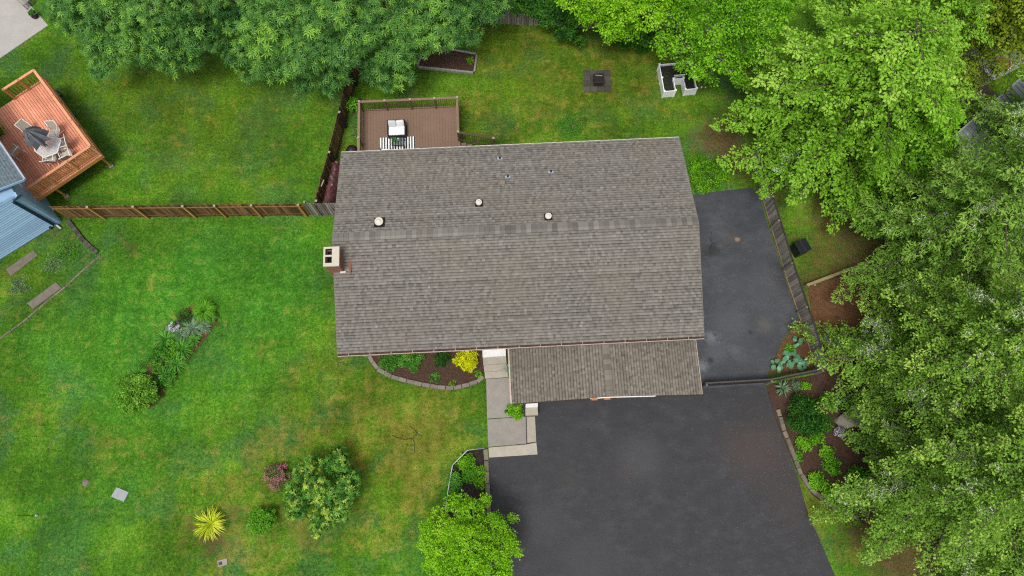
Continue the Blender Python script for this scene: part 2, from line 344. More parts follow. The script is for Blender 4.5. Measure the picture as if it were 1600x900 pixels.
LOC = {}
def link(name, me, mat=None, parent=None, smooth=False, loc=None, rot=None, scale=None):
    if mat and not me.materials: me.materials.append(MATS[mat])
    if smooth:
        me.polygons.foreach_set('use_smooth', [True] * len(me.polygons))
    o = bpy.data.objects.new(name, me); C.objects.link(o)
    if loc is not None: o.location = loc
    if rot is not None: o.rotation_euler = rot
    if scale is not None: o.scale = scale
    if parent is not None:
        o.parent = parent
        if parent.name in LOC: o.matrix_parent_inverse = Matrix.Translation(-LOC[parent.name])
    return o
def part(name, mb, mat, parent, smooth=False, kind=None, label=None, bevel=0.0):
    """mesh given in world metres, child of a thing (or of a part that itself stands at the origin)"""
    o = link(name, mb.mesh(name), mat, parent, smooth)
    if kind: o['kind'] = kind
    if label: o['label'] = label
    if bevel: bevel_mod(o, bevel)
    return o
def bevel_mod(o, wd, seg=2):
    m = o.modifiers.new('bevel', 'BEVEL'); m.width = wd; m.segments = seg; m.limit_method = 'ANGLE'
def tag(o, label, cat, group=None):
    o['label'] = label; o['category'] = cat
    if group: o['group'] = group
    return o
def thing(name, label, cat, loc, group=None):
    o = bpy.data.objects.new(name, None); C.objects.link(o); o.empty_display_size = 0.2
    o.location = Vector(loc); LOC[o.name] = Vector(loc)
    return tag(o, label, cat, group)
def struct(name, mb, mat, bevel=0.0):
    o = link(name, mb.mesh(name), mat); o['kind'] = 'structure'
    if bevel: bevel_mod(o, bevel)
    return o
def copy_thing(src, loc, rz, label):
    """a copy of a thing with copies of its parts and sub-parts, sharing mesh data"""
    r = src.copy(); C.objects.link(r); r.location = loc; r.rotation_euler.z = rz; r['label'] = label
    for ch in src.children:
        c = ch.copy(); C.objects.link(c); c.parent = r
        for g in ch.children:
            d = g.copy(); C.objects.link(d); d.parent = c
    return r
BOXES = {}
def unit_box(key, d, bev=0.0):
    """shared small box with chamfered top edges"""
    if key not in BOXES:
        x, y, z = (v / 2 for v in d); b = bev
        vs = [(-x, -y, -z), (x, -y, -z), (x, y, -z), (-x, y, -z), (-x, -y, z - b), (x, -y, z - b), (x, y, z - b), (-x, y, z - b)]
        fs = [(3, 2, 1, 0), (0, 1, 5, 4), (1, 2, 6, 5), (2, 3, 7, 6), (3, 0, 4, 7)]
        if b:
            vs += [(-x + b, -y + b, z), (x - b, -y + b, z), (x - b, y - b, z), (-x + b, y - b, z)]
            fs += [(4, 5, 9, 8), (5, 6, 10, 9), (6, 7, 11, 10), (7, 4, 8, 11), (8, 9, 10, 11)]
        else: fs.append((4, 5, 6, 7))
        BOXES[key] = MB().add(vs, fs).mesh(key)
    return BOXES[key]
def piece(name, me, mat, parent, loc, rz=0.0, rot=None, scale=None):
    return link(name, me, mat, parent, False, loc, rot if rot else (0, 0, rz), scale)
def jit(a): return random.uniform(-a, a)
def inside(P, poly):
    poly = np.asarray([(p[0], p[1]) for p in poly]); x, y = P[:, 0], P[:, 1]; r = np.zeros(len(P), bool); n = len(poly)
    for i in range(n):
        (x1, y1), (x2, y2) = poly[i], poly[(i + 1) % n]
        c = ((y1 > y) != (y2 > y)) & (x < (x2 - x1) * (y - y1) / (y2 - y1 + 1e-12) + x1); r ^= c
    return r
def GP(pts, z=0.0): return [G(*p, z) for p in pts]
def resample(pts, step):
    out = []; acc = 0.0
    for a, b in zip(pts[:-1], pts[1:]):
        a, b = Vector(a), Vector(b); L = (b - a).length; t = step - acc if out else 0.0
        while t <= L: out.append((a + (b - a) * (t / L), (b - a).normalized())); t += step
        acc = (acc + L) % step if out else 0
        acc = L - (t - step)
    return out

# ---- leaves
SHAPES = {
    'oval': (np.array([(0, 0, 0), (0.30, 0.5, 0.05), (0, 1, -0.06), (-0.30, 0.5, 0.05)]), [(0, 1, 2, 3)]),
    'narrow': (np.array([(0, 0, 0), (0.16, 0.45, 0.04), (0, 1, -0.10), (-0.16, 0.45, 0.04)]), [(0, 1, 2, 3)]),
    'needle': (np.array([(0, 0, 0), (0.10, 0.4, 0.02), (0, 1, -0.05), (-0.10, 0.4, 0.02)]), [(0, 1, 2, 3)]),
    'round': (np.array([(0, 0, 0), (0.42, 0.35, 0.05), (0.30, 0.85, 0.0), (0, 1, -0.08), (-0.30, 0.85, 0.0), (-0.42, 0.35, 0.05)]), [(0, 1, 2, 3, 4, 5)]),
}
def _star(n, wd, spread):
    vs = []; fs = []
    for k in range(n):
        a = (k - (n - 1) / 2) * spread; d = np.array((math.sin(a), math.cos(a))); s = np.array((d[1], -d[0])); b = len(vs); L = 1.0 - 0.16 * abs(k - (n - 1) / 2)
        for (t, o, z) in ((0.03, 0, 0), (0.5, wd, 0.03), (1.0, 0, -0.22), (0.5, -wd, 0.03)):
            q = d * t * L + s * o; vs.append((q[0], q[1], z))
        fs.append((b, b + 1, b + 2, b + 3))
    return np.array(vs), fs
SHAPES['star'] = _star(7, 0.085, math.radians(50)); SHAPES['palm'] = _star(5, 0.14, math.radians(42))
def leaf_mesh(name, P, size, shape, tone, up=0.9, tilt=0.55, out=None):
    """one leaf per point of P, every leaf its own little folded face; up = how much leaves face the sky"""
    V0, F0 = SHAPES[shape]; n = len(P); k = len(V0)
    nr = RNG.normal(0, tilt, (n, 3)) + np.array((0, 0, up))
    if out is not None: nr += out * 0.45
    nr /= np.linalg.norm(nr, axis=1, keepdims=True)
    d = RNG.normal(0, 1, (n, 3))
    if out is not None: d = d * 0.75 + out * 1.0
    d -= (d * nr).sum(1, keepdims=True) * nr; d /= np.linalg.norm(d, axis=1, keepdims=True)
    sd = np.cross(d, nr); size = np.broadcast_to(size, (n,))[:, None, None]
    V = P[:, None, :] + (V0[None, :, 0, None] * sd[:, None] + V0[None, :, 1, None] * d[:, None] + V0[None, :, 2, None] * nr[:, None]) * size
    me = bpy.data.meshes.new(name); me.vertices.add(n * k); me.vertices.foreach_set('co', V.reshape(-1).astype(np.float32))
    loops = np.concatenate([np.array(f) for f in F0]); nl = len(loops)
    st = np.cumsum([0] + [len(f) for f in F0[:-1]]); tot = [len(f) for f in F0]
    me.loops.add(n * nl); me.loops.foreach_set('vertex_index', (loops[None] + (np.arange(n) * k)[:, None]).reshape(-1).astype(np.int32))
    me.polygons.add(n * len(F0)); me.polygons.foreach_set('loop_start', (st[None] + (np.arange(n) * nl)[:, None]).reshape(-1).astype(np.int32))
    try: me.polygons.foreach_set('loop_total', np.tile(tot, n).astype(np.int32))
    except Exception: pass
    me.update(calc_edges=True)
    at = me.attributes.new('tone', 'FLOAT', 'POINT'); at.data.foreach_set('value', np.repeat(np.clip(tone, 0, 1), k).astype(np.float32))
    return me
def unit_dirs(n):
    d = RNG.normal(0, 1, (n, 3)); return d / np.linalg.norm(d, axis=1, keepdims=True)
def clump_points(lobes, nclump, nleaf, crad, shell=0.55, low=-0.35):
    """leaf clumps in ellipsoid lobes: [(centre, rx, ry, rz)] -> points, outward directions, tone, clump centres"""
    P = []; O = []; T = []; CC = []
    vol = np.array([l[1] * l[2] for l in lobes]); sh = np.maximum(1, (nclump * vol / vol.sum()).astype(int))
    for (c, rx, ry, rz), m in zip(lobes, sh):
        d = unit_dirs(m * 3); d = d[d[:, 2] > low][:m]; m2 = len(d)
        r = (shell + (1 - shell) * RNG.random((m2, 1)) ** 0.6)
        cc = np.array(c) + d * r * np.array((rx, ry, rz)); CC.append(cc)
        tn = RNG.normal(0.44, 0.22, m2) + RNG.normal(0, 0.10)
        q = unit_dirs(m2 * nleaf).reshape(m2, nleaf, 3) * (RNG.random((m2, nleaf, 1)) ** 0.45)
        q[..., 2] *= 0.6
        cr = crad * RNG.uniform(0.6, 1.3, (m2, 1, 1))
        P.append((cc[:, None] + q * cr).reshape(-1, 3)); 
        o = q + d[:, None] * 0.5; o[..., 2] -= 0.25
        O.append((o / np.linalg.norm(o, axis=2, keepdims=True)).reshape(-1, 3))
        T.append((tn[:, None] + RNG.normal(0, 0.16, (m2, nleaf))).reshape(-1))
    return np.concatenate(P), np.concatenate(O), np.concatenate(T), np.concatenate(CC)
def limb(mb, a, b, r0, r1, bend=0.12, n=4, seg=5):
    a, b = Vector(a), Vector(b); L = (b - a).length; off = Vector((jit(1), jit(1), jit(0.6))) * L * bend
    pts = [a + (b - a) * (i / n) + off * math.sin(math.pi * i / n) + Vector((jit(.03), jit(.03), 0)) * L * (0 < i < n) for i in range(n + 1)]
    mb.tube(pts, [r0 + (r1 - r0) * i / n for i in range(n + 1)], seg, False); return pts
def lobed_tree(name, label, base, lobes, shape, size, lm, nclump, nleaf, crad, trunk_r=0.16, fork=1.6, bark='bark', group=None, cat='tree', up=0.8, twigs=60):
    """tree whose crown is made of many leaf clumps carried by real limbs"""
    base = Vector(base); base.z = -0.05
    t = thing(name, label, cat, (base.x, base.y, 0), group)
    P, O, T, CC = clump_points(lobes, nclump, nleaf, crad)
    keep = P[:, 2] > 0.06; P, O, T = P[keep], O[keep], T[keep]
    me = leaf_mesh('crown', P, size * RNG.uniform(0.5, 1.4, len(P)), shape, T, up, 0.5, O)
    link('crown', me, lm, t)
    mb = MB(); mid = Vector(np.mean([l[0] for l in lobes], axis=0)); fk = Vector((base.x + (mid.x - base.x) * .3, base.y + (mid.y - base.y) * .3, fork))
    limb(mb, base, fk, trunk_r, trunk_r * 0.75, 0.04, 5, 8); part('trunk', mb, bark, t, True)
    mb = MB()
    for (c, rx, ry, rz) in lobes:
        limb(mb, fk, Vector(c), trunk_r * 0.5, trunk_r * 0.18, 0.08, 5, 6)
    idx = RNG.choice(len(CC), min(twigs, len(CC)), False)
    for i in idx:
        c = Vector(CC[i]); l = min(lobes, key=lambda q: (Vector(q[0]) - c).length)
        limb(mb, Vector(l[0]), c, trunk_r * 0.16, 0.008, 0.12, 3, 4)
    part('limbs', mb, bark, t, True)
    return t
def ring_lobes(base, rad, z, rz, n, lr, flat=0.8, top=True, seed=0):
    """lobes arranged round a crown centre"""
    rn = random.Random(seed); b = Vector(base); out = []
    for k in range(n):
        a = 2 * math.pi * (k + rn.uniform(-.3, .3)) / n; r = rad * rn.uniform(0.75, 1.1)
        out.append(((b.x + math.cos(a) * r, b.y + math.sin(a) * r, z + rn.uniform(-.5, .35) * rz), lr * rn.uniform(.8, 1.2), lr * rn.uniform(.8, 1.2), lr * flat * rn.uniform(.8, 1.1)))
    if top:
        for k in range(max(2, n // 3)):
            out.append(((b.x + rn.uniform(-.4, .4) * rad, b.y + rn.uniform(-.4, .4) * rad, z + rz * rn.uniform(.5, 1.0)), lr, lr, lr * flat))
    return out
def spray_tree(name, label, base, H, z0, nb, blen, rise, droop, lm, shape, lsize, step, trunk_r, bark='bark', twig_len=0.42, twig_gap=0.26, dens=2.0, tip=0.5, ang=58, az=None, prof=0.8,
               lichen=0, cat='tree', group=None, up=0.9, tmax=1.3, seed=1, spread=0.10, lean=(0, 0)):
    """tree with branches in tiers; every branch carries flat sprays of side twigs with leaves on both sides"""
    rn = random.Random(seed); base = Vector(base); t = thing(name, label, cat, (base.x, base.y, 0), group)
    tr = [Vector((base.x + lean[0] * (i / 6) ** 1.3 + rn.uniform(-.05, .05), base.y + lean[1] * (i / 6) ** 1.3 + rn.uniform(-.05, .05), -0.05 + H * i / 6)) for i in range(7)]
    part('trunk', MB().tube(tr, [trunk_r * (1 - 0.85 * i / 6) for i in range(7)], 9), bark, t, True)
    br = MB(); li = MB(); P = []; O = []; T = []; LP = []
    for k in range(nb):
        u = (k + rn.random() * .8) / nb; z = z0 + (H * 0.97 - z0) * u
        i = min(5, int((z + .05) / H * 6)); f = ((z + .05) / H * 6) - i; o = tr[i].lerp(tr[i + 1], min(1, f))
        a = (k * 2.399963 + rn.uniform(-.35, .35)) if az is None else R(rn.uniform(*az))
        L = blen * (1 - u ** 1.25 * prof) * rn.uniform(.75, 1.12); d = Vector((math.cos(a), math.sin(a), 0)); sd = Vector((-d.y, d.x, 0)); wob = rn.uniform(-.12, .12)
        def bp(s): return o + d * (L * s) + sd * (wob * L * math.sin(2.6 * s)) + Vector((0, 0, L * (rise * s - droop * s * s)))
        n = 6; r0 = 0.012 + 0.011 * L
        br.tube([bp(s / n) for s in range(n + 1)], [r0 * (1 - .85 * s / n) for s in range(n + 1)], 4, False)
        s = 0.12; ctone = rn.gauss(0.42, 0.13); lk = rn.random() < lichen * 4; lc = rn.uniform(.3, .8)
        while s < 1.0:
            p = bp(s)
            for sg in (-1, 1):
                if rn.random() < .06: continue
                tl = min(tmax, twig_len * L * (1.02 - s) * (0.35 + 0.65 * min(1, s * 3)) + 0.18) * rn.uniform(.7, 1.2)
                an = R(ang) * rn.uniform(.75, 1.2); td = (d * math.cos(an) + sd * (sg * math.sin(an)))
                e = p + td * tl + Vector((0, 0, -tl * rn.uniform(0.02, .32)))
                if lichen and rn.random() < (.75 if lk and abs(s - lc) < .2 else lichen * .25):
                    e = p + (e - p) * rn.uniform(.35, .8) + Vector((rn.uniform(-.25, .25), rn.uniform(-.25, .25), rn.uniform(0, .15)))
                    if rn.random() < .4: li.tube([p, (p + e) / 2 + Vector((rn.uniform(-.06, .06), rn.uniform(-.06, .06), .04)), e], [.013, .010, .004], 3, False)
                    LP.append(np.array(p)[None] + (np.array(e) - np.array(p))[None] * RNG.random((22, 1)) + RNG.normal(0, .08, (22, 3)) + np.array((0, 0, .03)))
                if rn.random() < .45: br.tube([p, e], [.008, .003], 3, False)
                m = max(3, int(tl / step * dens)); tt = RNG.random(m) ** 0.85
                q = np.array(p)[None] + (np.array(e) - np.array(p))[None] * tt[:, None] + RNG.normal(0, spread, (m, 3)) * np.array((1, 1, .5))
                P.append(q); O.append(np.array(td)[None] + RNG.normal(0, .6, (m, 3)) * np.array((1, 1, .4)))
                T.append(ctone + RNG.normal(0, .13, m) + tip * (tt * s - 0.35) + (RNG.random(m) < 0.07) * 0.35)
            s += twig_gap / L * rn.uniform(.7, 1.3)
        m = int(6 * dens); q = np.array(bp(1.0))[None] + RNG.normal(0, .10, (m, 3)); P.append(q); O.append(np.array(d)[None] + RNG.normal(0, .5, (m, 3))); T.append(np.full(m, ctone + tip * .6))
    P = np.concatenate(P); O = np.concatenate(O); T = np.concatenate(T); O /= np.linalg.norm(O, axis=1, keepdims=True)
    k = P[:, 2] > 0.05; P, O, T = P[k], O[k], T[k]
    link('crown', leaf_mesh('crown', P, lsize * RNG.uniform(.45, 1.5, len(P)), shape, T, up, .45, O), lm, t)
    part('branches', br, bark, t, True)
    if LP:
        LP = np.concatenate(LP); o = link('lichen_tufts', leaf_mesh('lichen_tufts', LP, .12 * RNG.uniform(.5, 1.4, len(LP)), 'needle', RNG.random(len(LP)), .6, .9), 'leaf_lichen', t); o['kind'] = 'stuff'; o['label'] = 'pale lichen tufts on bare twigs'
    if li.v: part('lichen_twigs', li, 'lichen', t, True, label='pale lichen crusted bare twigs')
    return t, len(P)
def shrub(name, label, px, py, r, h, lm, shape, size, nclump, nleaf, crad, cat='shrub', group=None, sx=1.0, rz=0.0, up=0.7, nlobe=7):
    b = G(px, py, h * 0.5); base = Vector((b.x, b.y, 0)); t = thing(name, label, cat, base, group)
    lob = []
    for k in range(nlobe):
        a = 2 * math.pi * k / nlobe + jit(.3); rr = r * random.uniform(.45, .68); x, y = math.cos(a) * rr * sx, math.sin(a) * rr
        x, y = x * math.cos(rz) - y * math.sin(rz), x * math.sin(rz) + y * math.cos(rz)
        lob.append(((base.x + x, base.y + y, h * random.uniform(.4, .6)), r * .42, r * .42, h * .38))
    lob.append(((base.x, base.y, h * .62), r * .55, r * .55, h * .36))
    P, O, T, CC = clump_points(lob, nclump, nleaf, crad, 0.5, -0.3); P[:, 2] = np.maximum(P[:, 2], .04)
    link('foliage', leaf_mesh('foliage', P, size * RNG.uniform(.65, 1.25, len(P)), shape, T, up, .5, O), lm, t)
    mb = MB()
    for i in RNG.choice(len(CC), min(18, len(CC)), False): limb(mb, base + Vector((jit(.08), jit(.08), -.03)), Vector(CC[i]), .018, .006, .1, 3, 4)
    part('stems', mb, 'bark', t, True)
    return t
def strap_plant(name, label, px, py, r, n, lm, wd=0.03, h=0.35, cat='plant', group=None, parts=False, z=0.02, droop=1.0):
    """rosette of arching strap leaves"""
    base = G(px, py, z); t = thing(name, label, cat, base, group); V = []; F = []; T = []
    for k in range(n):
        a = 2 * math.pi * (k * .618 + jit(.04)); L = r * random.uniform(.65, 1.1); d = Vector((math.cos(a), math.sin(a), 0)); s = Vector((-d.y, d.x, 0)); hh = h * random.uniform(.5, 1.2); b = len(V)
        for (u, wf) in ((0, .6), (.35, 1.0), (.7, .8), (1.0, .06)):
            c = base + d * (L * u) + Vector((0, 0, hh * (2.2 * u - 1.7 * droop * u * u) + .02))
            V += [tuple(c + s * (wd / 2 * wf)), tuple(c - s * (wd / 2 * wf))]
        F += [(b + 2 * i, b + 2 * i + 1, b + 2 * i + 3, b + 2 * i + 2) for i in range(3)]; T += [random.gauss(.5, .22)] * 8
        if parts:
            me = bpy.data.meshes.new('leaf'); me.from_pydata(V, [], F); me.update(); at = me.attributes.new('tone', 'FLOAT', 'POINT'); at.data.foreach_set('value', [min(1, max(0, x)) for x in T])
            link('leaf', me, lm, t); V, F, T = [], [], []
    if V:
        me = bpy.data.meshes.new('leaves'); me.from_pydata(V, [], F); me.update(); at = me.attributes.new('tone', 'FLOAT', 'POINT'); at.data.foreach_set('value', [min(1, max(0, x)) for x in T])
        o = link('leaves', me, lm, t); o['kind'] = 'stuff'
    return t
def bed(name, poly, mat, z=0.03, chips=0, chipmat='bark_chip', size=0.06):
    """planting bed: a soil sheet with loose bark lying on it"""
    o = struct(name, MB().prism([(p.x, p.y) for p in poly], -0.05, z), mat)
    if chips:
        xs = [p.x for p in poly]; ys = [p.y for p in poly]
        P = np.stack([RNG.uniform(min(xs), max(xs), chips * 3), RNG.uniform(min(ys), max(ys), chips * 3), RNG.uniform(z, z + .03, chips * 3)], 1); P = P[inside(P, poly)][:chips]
        c = link('bark_chips', leaf_mesh('bark_chips', P, size * RNG.uniform(.5, 1.5, len(P)), 'oval', RNG.random(len(P)), .8, .5), chipmat, o); c['kind'] = 'stuff'
    return o

# ================================================================== THE SETTING
HX, HY, YAW, HW, HD, ZE, ZR = 0.191, 11.49, 0.049, 17.23, 10.39, 3.55, 4.98     # main house roof: centre, turn, width, depth, eave, ridge
cy_, sy_ = math.cos(YAW), math.sin(YAW)
def HL(x, y, z=0.0): return Vector((HX + cy_ * x - sy_ * y, HY + sy_ * x + cy_ * y, z))
def LH(p): dx, dy = p.x - HX, p.y - HY; return (cy_ * dx + sy_ * dy, -sy_ * dx + cy_ * dy)

P_DRIVE = GP([(764, 717), (764, 790), (776, 840), (800, 900), (812, 1080), (1385, 1080), (1305, 900), (1262, 800), (1245, 742), (1216, 662), (1195, 598), (1110, 602), (1090, 560), (830, 560), (810, 640), (805, 652), (805, 703), (766, 706)])
P_SIDE = GP([(1040, 306), (1088, 304), (1120, 299), (1174, 293.5), (1184, 300), (1200, 352), (1222, 420), (1248, 500), (1222, 532), (1201, 580), (1196, 600), (1120, 606), (1040, 606)])
P_FRONTBED = GP([(575, 545), (578, 562), (590, 578), (606, 588), (628, 595), (652, 601), (680, 606), (706, 608), (730, 604), (748, 597), (757, 590), (757, 500), (575, 500)])
P_CORNERBED = GP([(699, 800), (704, 745), (709, 724), (731, 704), (757, 701), (760, 720), (762, 800), (760, 850), (700, 850)])
P_ISLAND = GP([(232, 640), (205, 634), (200, 615), (222, 588), (246, 553), (266, 515), (288, 483), (318, 472), (338, 482), (341, 500), (316, 537), (284, 575), (256, 612)])
P_HOSTABED = GP([(1200, 584), (1222, 534), (1249, 503), (1262, 530), (1272, 574), (1240, 582)])
P_RIGHTBED = GP([(1197, 602), (1272, 586), (1330, 560), (1430, 560), (1520, 700), (1500, 860), (1400, 850), (1340, 812), (1300, 798), (1268, 772), (1246, 740), (1230, 700), (1212, 655)])
P_PATIO = GP([(-60, -20), (30, -12), (76, 40), (0, 92), (-60, 130)])
P_WALK = GP([(760, 590), (797, 588), (840, 630), (841, 712), (764, 716)])
P_HOUSE = [HL(-8.2, -4.75), HL(8.2, -4.75), HL(8.2, 4.75), HL(-8.2, 4.75)]
P_WEEDBED = GP([(-40, 390), (95, 346), (112, 346), (157, 398), (110, 448), (40, 505), (-20, 545), (-40, 540)])
P_BARK = GP([(1262, 452), (1380, 402), (1460, 420), (1500, 560), (1330, 590), (1285, 580)])

def blobs(X, Y, lst):
    out = np.zeros_like(X)
    for (px, py, rp, a) in lst:
        p = G(px, py); r = rp / 31.0
        out += a * np.exp(-((X - p.x) ** 2 + (Y - p.y) ** 2) / (r * r))
    return np.clip(out, 0, 1)
DRY = [(650, 665, 50, .6), (660, 770, 50, .55), (575, 820, 50, .4), (470, 690, 70, .45), (590, 640, 45, .5), (345, 860, 70, .75), (420, 690, 40, .5), (380, 760, 40, .45), (660, 700, 45, .6), (560, 600, 40, .5), (440, 850, 50, .5), (70, 640, 30, .4), (180, 700, 40, .3), (690, 640, 60, .4), (245, 445, 22, .8), (228, 540, 40, .45),
       (210, 395, 30, .5), (740, 160, 30, .9), (880, 190, 80, .3), (830, 200, 60, .4), (30, 640, 50, .3), (480, 820, 50, .4), (610, 850, 40, .4), (300, 760, 60, .35), (450, 560, 50, .3), (500, 480, 30, .35),
       (1000, 150, 60, .3), (920, 60, 100, .4), (1285, 400, 60, .6), (1265, 800, 30, .8), (1340, 850, 30, .5), (180, 690, 80, .3), (560, 700, 60, .45), (700, 720, 50, .4), (20, 480, 60, .35), (260, 215, 60, .25), (430, 260, 50, .2)]
OLIVE = [(820, 110, 130, .75), (920, 130, 120, .7), (1000, 90, 80, .6), (780, 60, 80, .6), (740, 190, 40, .6), (1050, 170, 70, .5), (200, 140, 110, .6), (330, 170, 100, .5), (450, 180, 90, .45), (300, 270, 90, .4), (120, 260, 60, .4), (600, 660, 110, .45), (530, 560, 60, .45),
         (700, 620, 60, .5), (460, 620, 80, .35), (560, 770, 110, .35), (1300, 400, 80, .7), (1270, 780, 50, .6), (1330, 860, 60, .5), (620, 160, 60, .5), (300, 780, 100, .3), (30, 430, 60, .4), (420, 300, 60, .3), (640, 730, 90, .4)]
LUSH = [(230, 480, 110, .75), (60, 520, 60, .6), (430, 480, 90, .8), (330, 380, 110, .75), (180, 560, 110, .5), (460, 400, 60, .7), (90, 800, 100, .5), (240, 680, 90, .45), (400, 600, 80, .5), (220, 760, 60, .4), (430, 220, 90, .35), (200, 240, 80, .4),
        (640, 880, 50, .5), (500, 880, 50, .4), (1330, 890, 40, .4), (895, 195, 32, .9), (1020, 140, 40, .4)]
SOIL = [(1100, 215, 45, .42), (1125, 225, 40, .42), (1160, 260, 35, .6), (1145, 195, 40, .5), (1090, 130, 40, .35), (205, 385, 16, .5), (1205, 300, 30, .5), (1290, 330, 40, .3), (1400, 480, 200, .75), (1450, 700, 200, .7), (1500, 300, 150, .6), (1420, 860, 60, .5), (1380, 250, 100, .6), (1300, 120, 120, .6),
        (950, 45, 70, .4), (1060, 70, 60, .5), (332, 845, 26, .7), (300, 815, 14, .6), (365, 800, 16, .5), (20, 430, 30, .3), (90, 360, 30, .5), (525, 220, 16, .6), (600, 20, 120, .5), (300, 10, 150, .4), (1200, 140, 60, .5), (1395, 800, 60, .7), (480, 830, 20, .3), (555, 180, 14, .4), (510, 300, 24, .8)]

def make_ground():
    xs = np.concatenate([[-400, -150, -60], np.arange(-30, 30.01, 0.3), [60, 150, 400]])
    ys = np.concatenate([[-400, -150, -40], np.arange(-10, 32.01, 0.3), [60, 150, 400]])
    X, Y = np.meshgrid(xs, ys); nx, ny = len(xs), len(ys)
    V = np.stack([X, Y, np.zeros_like(X)], -1).reshape(-1, 3)
    F = [(j * nx + i, j * nx + i + 1, (j + 1) * nx + i + 1, (j + 1) * nx + i) for j in range(ny - 1) for i in range(nx - 1)]
    me = bpy.data.meshes.new('ground'); me.from_pydata(V.tolist(), [], F); me.update()
    for nme, lst in (('dry', DRY), ('olive', OLIVE), ('lush', LUSH), ('soil', SOIL)):
        a = me.attributes.new(nme, 'FLOAT', 'POINT'); a.data.foreach_set('value', blobs(X, Y, lst).reshape(-1).astype(np.float32))
    o = link('ground', me, 'lawn'); o['kind'] = 'structure'
make_ground()

def make_grass(n=430000):
    """short mown blades over all open lawn in view"""
    P = np.stack([RNG.uniform(-36, 22, n * 2), RNG.uniform(-7, 34, n * 2)], 1)
    k = np.abs(P[:, 0]) < 27.5 + (P[:, 1] + 6) * 0.22; P = P[k]
    for poly in (P_DRIVE, P_SIDE, P_FRONTBED, P_CORNERBED, P_ISLAND, P_HOSTABED, P_RIGHTBED, P_PATIO, P_WALK, P_HOUSE, P_BARK): P = P[~inside(P, poly)]
    soil = blobs(P[:, 0], P[:, 1], SOIL); P = P[RNG.random(len(P)) > soil * 0.9][:n]; m = len(P)
    a = RNG.uniform(0, 2 * np.pi, m); L = RNG.uniform(.02, .075, m); wd = RNG.uniform(.006, .013, m); h = RNG.uniform(.015, .055, m)
    dx, dy = np.cos(a), np.sin(a); V = np.zeros((m, 3, 3), np.float32)
    V[:, 0, 0] = P[:, 0] - dy * wd; V[:, 0, 1] = P[:, 1] + dx * wd; V[:, 1, 0] = P[:, 0] + dy * wd; V[:, 1, 1] = P[:, 1] - dx * wd
    V[:, 2, 0] = P[:, 0] + dx * L; V[:, 2, 1] = P[:, 1] + dy * L; V[:, 2, 2] = h
    me = bpy.data.meshes.new('lawn_grass'); me.vertices.add(m * 3); me.vertices.foreach_set('co', V.reshape(-1))
    me.loops.add(m * 3); me.loops.foreach_set('vertex_index', np.arange(m * 3, dtype=np.int32)); me.polygons.add(m); me.polygons.foreach_set('loop_start', np.arange(0, m * 3, 3, dtype=np.int32))
    me.update(calc_edges=True)
    for nme, lst in (('dry', DRY), ('olive', OLIVE), ('lush', LUSH), ('soil', SOIL)):
        q = me.attributes.new(nme, 'FLOAT', 'POINT'); q.data.foreach_set('value', np.repeat(blobs(P[:, 0], P[:, 1], lst), 3).astype(np.float32))
    o = link('lawn_grass', me, 'lawn'); o['kind'] = 'stuff'; tag(o, 'short mown green grass with yellow dry patches around the house', 'grass')
make_grass()

struct('driveway', MB().prism([(p.x, p.y) for p in P_DRIVE], -0.05, 0.012), 'asphalt_main')
struct('side_driveway', MB().prism([(p.x, p.y) for p in P_SIDE], -0.05, 0.018), 'asphalt_side')
bed('front_garden_bed', P_FRONTBED, 'mulch', 0.06, 2600, size=.07)
bed('corner_garden_bed', P_CORNERBED, 'soil', 0.04, 500, size=.05)
bed('island_garden_bed', P_ISLAND, 'bark_dust', 0.035, 1100)
bed('hosta_garden_bed', P_HOSTABED, 'bark_dust', 0.04, 700)
bed('driveway_garden_bed', P_RIGHTBED, 'mulch', 0.05, 5000)
bed('bark_ground', P_BARK, 'bark_dust', 0.03, 4000, size=.07)
struct('concrete_patio', MB().prism([(p.x, p.y) for p in P_PATIO], -0.05, 0.05), 'concrete_patio', 0.02)
def debris(name, label, poly, n, bias, size, mat):
    xs = [p.x for p in poly]; ys = [p.y for p in poly]
    P = np.stack([RNG.uniform(min(xs), max(xs), n * 8), RNG.uniform(min(ys), max(ys), n * 8), np.full(n * 8, .024)], 1); P = P[inside(P, poly)]
    b = G(*bias[:2]); d = np.hypot(P[:, 0] - b.x, P[:, 1] - b.y); P = P[RNG.random(len(P)) < np.exp(-d / bias[2]) + .02][:n]
    o = link(name, leaf_mesh(name, P, size * RNG.uniform(.5, 1.4, len(P)), 'oval', RNG.random(len(P)), 2.5, .25), mat); o['kind'] = 'stuff'; tag(o, label, 'leaf litter')
debris('fallen_leaves', 'scattered brown leaf bits on the dark driveway', P_DRIVE, 2400, (1235, 720, 2.4), .035, 'debris')
debris('leaf_litter', 'scattered leaf bits on the fenced side driveway', P_SIDE, 700, (1230, 450, 2.2), .035, 'debris')

sdr = bpy.data.objects['side_driveway']
for q in ([(1112, 362), (1110, 372), (1113, 380), (1109, 390), (1111, 398)], [(1122, 392), (1127, 389), (1131, 390), (1136, 384), (1142, 382)]):
    pp_ = GP(q, .018); V = []; F = []
    for i, p in enumerate(pp_):
        wv = random.uniform(.006, .018); d = (pp_[min(i + 1, len(pp_) - 1)] - pp_[max(i - 1, 0)]).normalized(); n_ = Vector((-d.y, d.x, 0)) * wv; V += [p + n_ + Vector((0, 0, .003)), p - n_ + Vector((0, 0, .003))]
        if i: F.append((2 * i - 2, 2 * i - 1, 2 * i + 1, 2 * i))
    part('crack', MB().add(V, F), 'soot', sdr)
